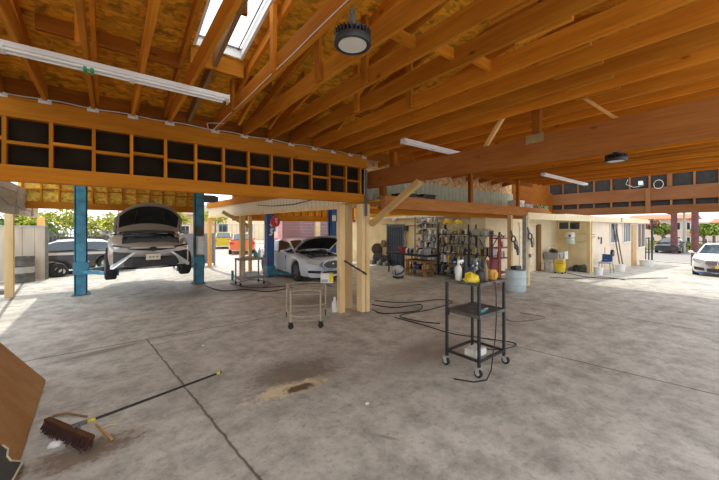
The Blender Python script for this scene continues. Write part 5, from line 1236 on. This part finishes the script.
# engine / wheels stacked beside the coupe
for k,(px,py,rr) in enumerate(((52,270,.30),(58,269.5,.27),(62,271,.2))):
    q = (onY(px,0,16.92)[0], 16.72); m = MB(); m.lathe(((.1,-.1),(rr*.9,-.1),(rr,-.06),(rr,.06),(rr*.9,.1),(.1,.1),(.1,-.1)), (q[0],q[1]+.2,rr+.005), (.35-.1*k,-1,0), 22); o = single(m, 'old_wheel', RUBBER, 'old tyre standing beside the grey screen, %s' % ('leftmost and largest','middle one','small one at the right')[k], 'wheel', smooth=True)
    m = MB(); m.lathe(((.0,-.05),(rr*.5,-.05),(rr*.55,.05),(0,.05)), (q[0],q[1]+.2-.02,rr+.005), (.35-.1*k,-1,0), 16); m.build('rim', GALV, o, True)
def fence(name, label, p, q, h, mat, pick=.12, bar=.02, rails=(.2,.9), cat='fence', spikes=False):
    r = thing(name, label, cat, ((p[0]+q[0])/2,(p[1]+q[1])/2,0)); L = sqrt((q[0]-p[0])**2+(q[1]-p[1])**2); n = int(L/pick); m = MB()
    for k in range(n+1):
        f = k/n; x, y = p[0]+(q[0]-p[0])*f, p[1]+(q[1]-p[1])*f; m.box(x-bar/2,x+bar/2,y-bar/2,y+bar/2,0,h)
    m.build('pickets', mat, r)
    for z in rails: MB().bar((*p,z*h),(*q,z*h),.03,.04).build('rail', mat, r)
    for f in (0,.25,.5,.75,1): x,y = p[0]+(q[0]-p[0])*f, p[1]+(q[1]-p[1])*f; MB().box(x-.05,x+.05,y-.05,y+.05,0,h+.05).build('fence_post', mat, r)
    return r
fence('iron_fence', 'dark iron picket fence behind the parked dark coupe', (-9,21.5), (2.8,21.5), 1.75, GREYD, .13, .035)
s_ = single(MB().box(-9,2.8,21.7,21.75,0,1.45), 'fence_sheet', M('dark_mesh_sheet', (.10,.10,.11), .8), 'dark sheet fixed behind the iron picket fence', 'panel')
a, b = G(186,269), G(214.5,268)
r_ = thing('panel_gate', 'blue-grey panel gate between the raised sedan and the brown post', 'gate', ((a[0]+b[0])/2,17.3,0))
X0, X1 = onY(174,0,17.3)[0], onY(214.5,0,17.3)[0]
MB().box(X0,X1,17.3,17.34,.12,1.62).build('gate_sheet', GREYG, r_)
for x in (X0,(X0+X1)/2,X1): MB().box(x-.04,x+.04,17.27,17.36,0,1.66).build('gate_stile', M('gate_frame', (.30,.33,.38), .5), r_)
fence('chain_fence', 'pale wire fence across the street gap beyond the orange car', (5.5,36), (20,36), 2.3, M('grey_wire', (.36,.36,.35), .6), .5, .03, (.05,.97))
rd = random.Random(5)
for k,(x,y,hh,mt,lb) in enumerate(((-9.6,25,3.4,LG,'dark green bush leftmost behind the iron fence'),(-6.9,24.4,3.3,LY,'yellow-green bush second from left behind the iron fence'),(-4.6,24.8,2.8,LG,'mid-green bush behind the iron fence left of the blue column'),(-2.6,24.6,3.2,LY,'yellow-green bush right of the blue column behind the fence'),(-.6,25.4,3.0,LY,'last yellow-green bush before the tan building'),(-3.4,23.6,2.3,LG,'low dark green bush just behind the iron fence'))):
    tree('leafy_bush', lb, x, y, 0, hh*.4, .08, [(rd.uniform(-.5,.5),rd.uniform(-.3,.3),hh*.55,hh*.36),(.6,.2,hh*.75,hh*.27),(-.7,.1,hh*.72,hh*.28),(.1,0,hh*.35,hh*.3)], mt, BARK, None, 50+k, 1500, .24)
def building(name, label, x0, x1, y0, y1, h, wall, roof, wins=(), eave=.3, z=0.0, face='y', rise=1.0):
    r = thing(name, label, 'building', ((x0+x1)/2,(y0+y1)/2,z))
    MB().box(x0,x1,y0,y1,z,z+h).build('walls', wall, r)
    m = MB(); e = eave
    if roof is not None:
        xm = (x0+x1)/2; ym = (y0+y1)/2
        if face == 'y': m.prism([(x0-e,y0-e,z+h),(x0-e,y1+e,z+h),(x0-e,ym,z+h+rise)], (x1-x0+2*e,0,0))
        else: m.prism([(x0-e,y0-e,z+h),(x1+e,y0-e,z+h),(xm,y0-e,z+h+rise)], (0,y1-y0+2*e,0))
        m.build('roof', roof, r)
    for (u0,u1,v0,v1) in wins:
        if face == 'y': wf = MB().box(u0,u1,y0-.04,y0-.003,z+v0,z+v1).build('window', WHITE, r); MB().box(u0+.08,u1-.08,y0-.06,y0-.041,z+v0+.08,z+v1-.08).build('pane', GLASSD, wf)
        else: wf = MB().box(x0-.04,x0-.003,u0,u1,z+v0,z+v1).build('window', WHITE, r); MB().box(x0-.06,x0-.041,u0+.08,u1-.08,z+v0+.08,z+v1-.08).build('pane', GLASSD, wf)
    return r
TANW = M('tan_house', srgb(222,190,156), .85, 0, .05, 2); TERRA = M('terracotta_tiles', srgb(196,120,84), .8, 0, .2, 6); GREYR = M('grey_shingle', srgb(140,128,116), .9, 0, .15, 5)
building('house', 'tan house showing above the fence behind the raised sedan', 1.2, 10.5, 43, 51, 3.5, TANW, GREYR, ((3.0,4.4,1.0,2.2),(6.5,7.6,1.0,2.2)), .4, 0, 'y', 1.2)
building('house', 'pale beige building far behind the yellow-green and orange cars', 11, 27, 52, 60, 4.6, M('beige_house', srgb(232,214,180), .85, 0, .05, 2), GREYR, ((13,14.6,1.2,2.6),(17,18.6,1.2,2.6),(21,22.6,1.2,2.6)), .4, 0, 'y', 1.0)
tree('street_tree', 'small yellow-green tree above the yellow-green car', 9.8, 40, 0, 2.6, .12, [(0,0,3.6,1.2),(.8,.3,3.1,.9),(-.9,0,3.2,.9)], LY, BARK, None, 71, 700, .3)
tree('street_tree', 'small dull green tree left of the yellow-green car', 5.9, 40.5, 0, 2.4, .12, [(0,0,3.2,1.0),(.7,.3,2.8,.8)], LY, BARK, None, 72, 500, .3)
# middle bay view: pink wall with magenta band
PX0 = onY(281,0,19.8)[0]
r_ = thing('pink_shutter', 'dusty pink ribbed shutter wall behind the silver saloon', 'wall', (11, 19.8, 0))
m = MB()
for k in range(18): m.box(PX0, 16.5, 19.8, 19.84+.02*(k%2), .95+.105*k, .95+.105*k+.1)
m.build('shutter', M('dusty_pink', srgb(128,90,96), .7, 0, .08, 2), r_); MB().box(PX0,16.5,19.72,19.84,0,.95).build('plinth', M('magenta_band', srgb(118,52,68), .6), r_)
MB().box(onY(316,0,19.6)[0],onY(316,0,19.6)[0]+.35,19.6,19.8,0,2.9).build('pilaster', M('pilaster_cream', srgb(226,202,160), .7), r_); MB().box(PX0-.3,PX0,19.6,19.9,0,2.9).build('pilaster', M('pale_mauve', srgb(220,176,180), .7), r_)
MB().box(PX0,16.5,19.78,19.9,2.84,3.3).build('head_board', M('mauve_head', srgb(176,120,124), .7), r_)
single(crumple((7.6,17.6,0), .55, (1.4,.8,1.7), M('crimson_cover', (.40,.04,.10), .6), 77, .3), 'crimson_cover', M('crimson_cover', (.40,.04,.10), .6), 'crimson covered machine behind the roof of the silver saloon', 'cover', smooth=True)
# right: houses and trees across the street
WH = M('pink_white_house', srgb(236,214,200), .85, 0, .04, 2); TW = M('salmon_house', srgb(226,172,138), .85, 0, .05, 2)
zf = -.45
def yx(px, X): return onX(px, 0, X)[1]
yA, yB = yx(655, 50), yx(700, 50)
building('house', 'long pale two-storey house across the street behind the trees', 50, 58, yx(697,50)+.8, yx(630,50), 3.4, WH, TERRA, tuple((yx(p+5,50), yx(p,50), v, v+.9) for p in (650,662,676,686) for v in (.5,2.1)), .5, zf, 'x', .6)
building('house', 'salmon two-storey house with a terracotta roof at the far right', 49, 57, yx(760,49), yx(699,49)-1.4, 2.9, TW, TERRA, tuple((yx(p+5,49), yx(p,49), v, v+.85) for p in (703,712) for v in (.4,1.75)), .6, zf, 'x', .5)
building('house', 'grey far house filling the gap above the street', 80, 90, -40, 60, 2.4, M('far_grey_house', srgb(200,190,176), .9), GREYR, (), .3, -.4, 'x', 1.0)
def tr_at(px, py, X): q = onX(px, py, X); return q[1]
tree('street_tree', 'big tree with a thick maroon trunk across the street', 42, tr_at(674,250,42), zf, 4.5, .27, [(0,.5,6.5,2.0),(0,3.2,5.6,1.7),(0,-2.2,5.4,1.5),(0,5.0,5.5,1.2),(.5,1.5,4.7,1.1)], LD, PBARK, None, 81, 2600, .38)
tree('street_tree', 'thick bare-trunked tree standing nearest behind the white saloon', 29.4, tr_at(695,250,29.4), -.5, 7.0, .19, [(0,0,8.2,2.0),(0,2.6,7.4,1.3)], LD, PBARK, None, 82, 1400, .38)
tree('street_tree', 'small round bright green tree left of the maroon trunk', 46, tr_at(663,240,46), zf, 1.6, .14, [(0,0,2.2,.75),(0,.5,2.0,.5),(0,-.5,2.1,.5)], LM, BARK, None, 83, 1000, .3)
tree('street_tree', 'small round reddish tree at the end of the pink wall', 46, tr_at(652,240,46), zf, 1.8, .12, [(0,0,2.7,.75)], leafm('reddish_leaves', (.36,.17,.10)), BARK, None, 84, 500, .28)
tree('street_tree', 'bright green tree above the white saloon roof, left of its twin', 45, tr_at(704,240,45), zf, 1.6, .13, [(0,0,2.2,.75),(0,.5,2.0,.5)], LM, BARK, None, 85, 900, .3)
tree('street_tree', 'bright green tree above the white saloon roof, nearest the right edge', 45, tr_at(714,240,45), zf, 1.6, .13, [(0,0,2.2,.8)], LM, BARK, None, 86, 800, .3)
for k,px in enumerate((657,667,682,689)): 
    y = tr_at(px,250,47.4); tree('hedge_shrub', ('low yellow-green shrub at the far kerb left of the maroon trunk','low green shrub right beside the maroon trunk','low green shrub at the far kerb between the two big trunks','low olive shrub just left of the nearest thick trunk')[k], 47.6, y, -.4, .3, .06, [(0,.4,.5,.6),(0,-.5,.45,.55)], LY if k%2==0 else LG, BARK, None, 90+k, 350, .22)
q2_ = dict(bp); q2_['paint'] = paint('far_grey_car', (.03,.03,.035), .2); q2_['N'] = 30
make_car('street_car', 'dark grey car end-on across the street left of the maroon trunk', (41.6, tr_at(666,250,41.6), -.52), 0.0, q2_)
m = MB()
for k in range(6): pass
ps = onX(684,0,44); single(MB().cyl((44,ps[1],-.5),(44,ps[1],7.5),.12,.09,10), 'utility_pole', M('grey_pole', (.45,.43,.40), .8), 'slim pale pole across the street between the two big trunks', 'pole')

# ================================================================== LIGHT, SKY, CAMERA
sv = Vector((.05, .50, 1.0)).normalized()
sd = bpy.data.lights.new('sun', 'SUN'); sd.energy = SUN_E; sd.angle = .012; sd.color = (1.0,.93,.82)
so = bpy.data.objects.new('sun', sd); COL.objects.link(so); so.rotation_euler = sv.to_track_quat('Z','Y').to_euler(); so.location = (0,0,20)
w = bpy.data.worlds.new('sky'); scn.world = w; w.use_nodes = True; nt = w.node_tree; nt.nodes.clear()
o_ = nt.nodes.new('ShaderNodeOutputWorld'); bg = nt.nodes.new('ShaderNodeBackground'); nt.links.new(bg.outputs[0], o_.inputs[0])
tc_ = nt.nodes.new('ShaderNodeTexCoord'); sp_ = nt.nodes.new('ShaderNodeSeparateXYZ'); nt.links.new(tc_.outputs['Generated'], sp_.inputs[0])
cr = nt.nodes.new('ShaderNodeValToRGB'); nt.links.new(sp_.outputs[2], cr.inputs[0])
cr.color_ramp.elements[0].position = 0.0; cr.color_ramp.elements[0].color = (.92,.95,1.0,1); cr.color_ramp.elements[1].position = .6; cr.color_ramp.elements[1].color = (.92,.95,1.0,1)
nt.links.new(cr.outputs[0], bg.inputs[0]); bg.inputs[1].default_value = SKY_E
cd = bpy.data.cameras.new('camera'); co = bpy.data.objects.new('camera', cd); COL.objects.link(co)
cd.sensor_fit = 'HORIZONTAL'; cd.sensor_width = 36.0; cd.lens = FPX/719*36; cd.shift_y = -12.0/719; cd.clip_start = .05; cd.clip_end = 400
co.location = (0,0,CH); co.rotation_euler = (pi/2, 0, -YAW); scn.camera = co
vs = scn.view_settings; scn.display_settings.display_device = 'sRGB'; vs.view_transform = 'Standard'; vs.look = 'None'; vs.exposure = EXPO; vs.gamma = 1.0; vs.use_curve_mapping = False
scn.cycles.max_bounces = 10; scn.cycles.diffuse_bounces = 6
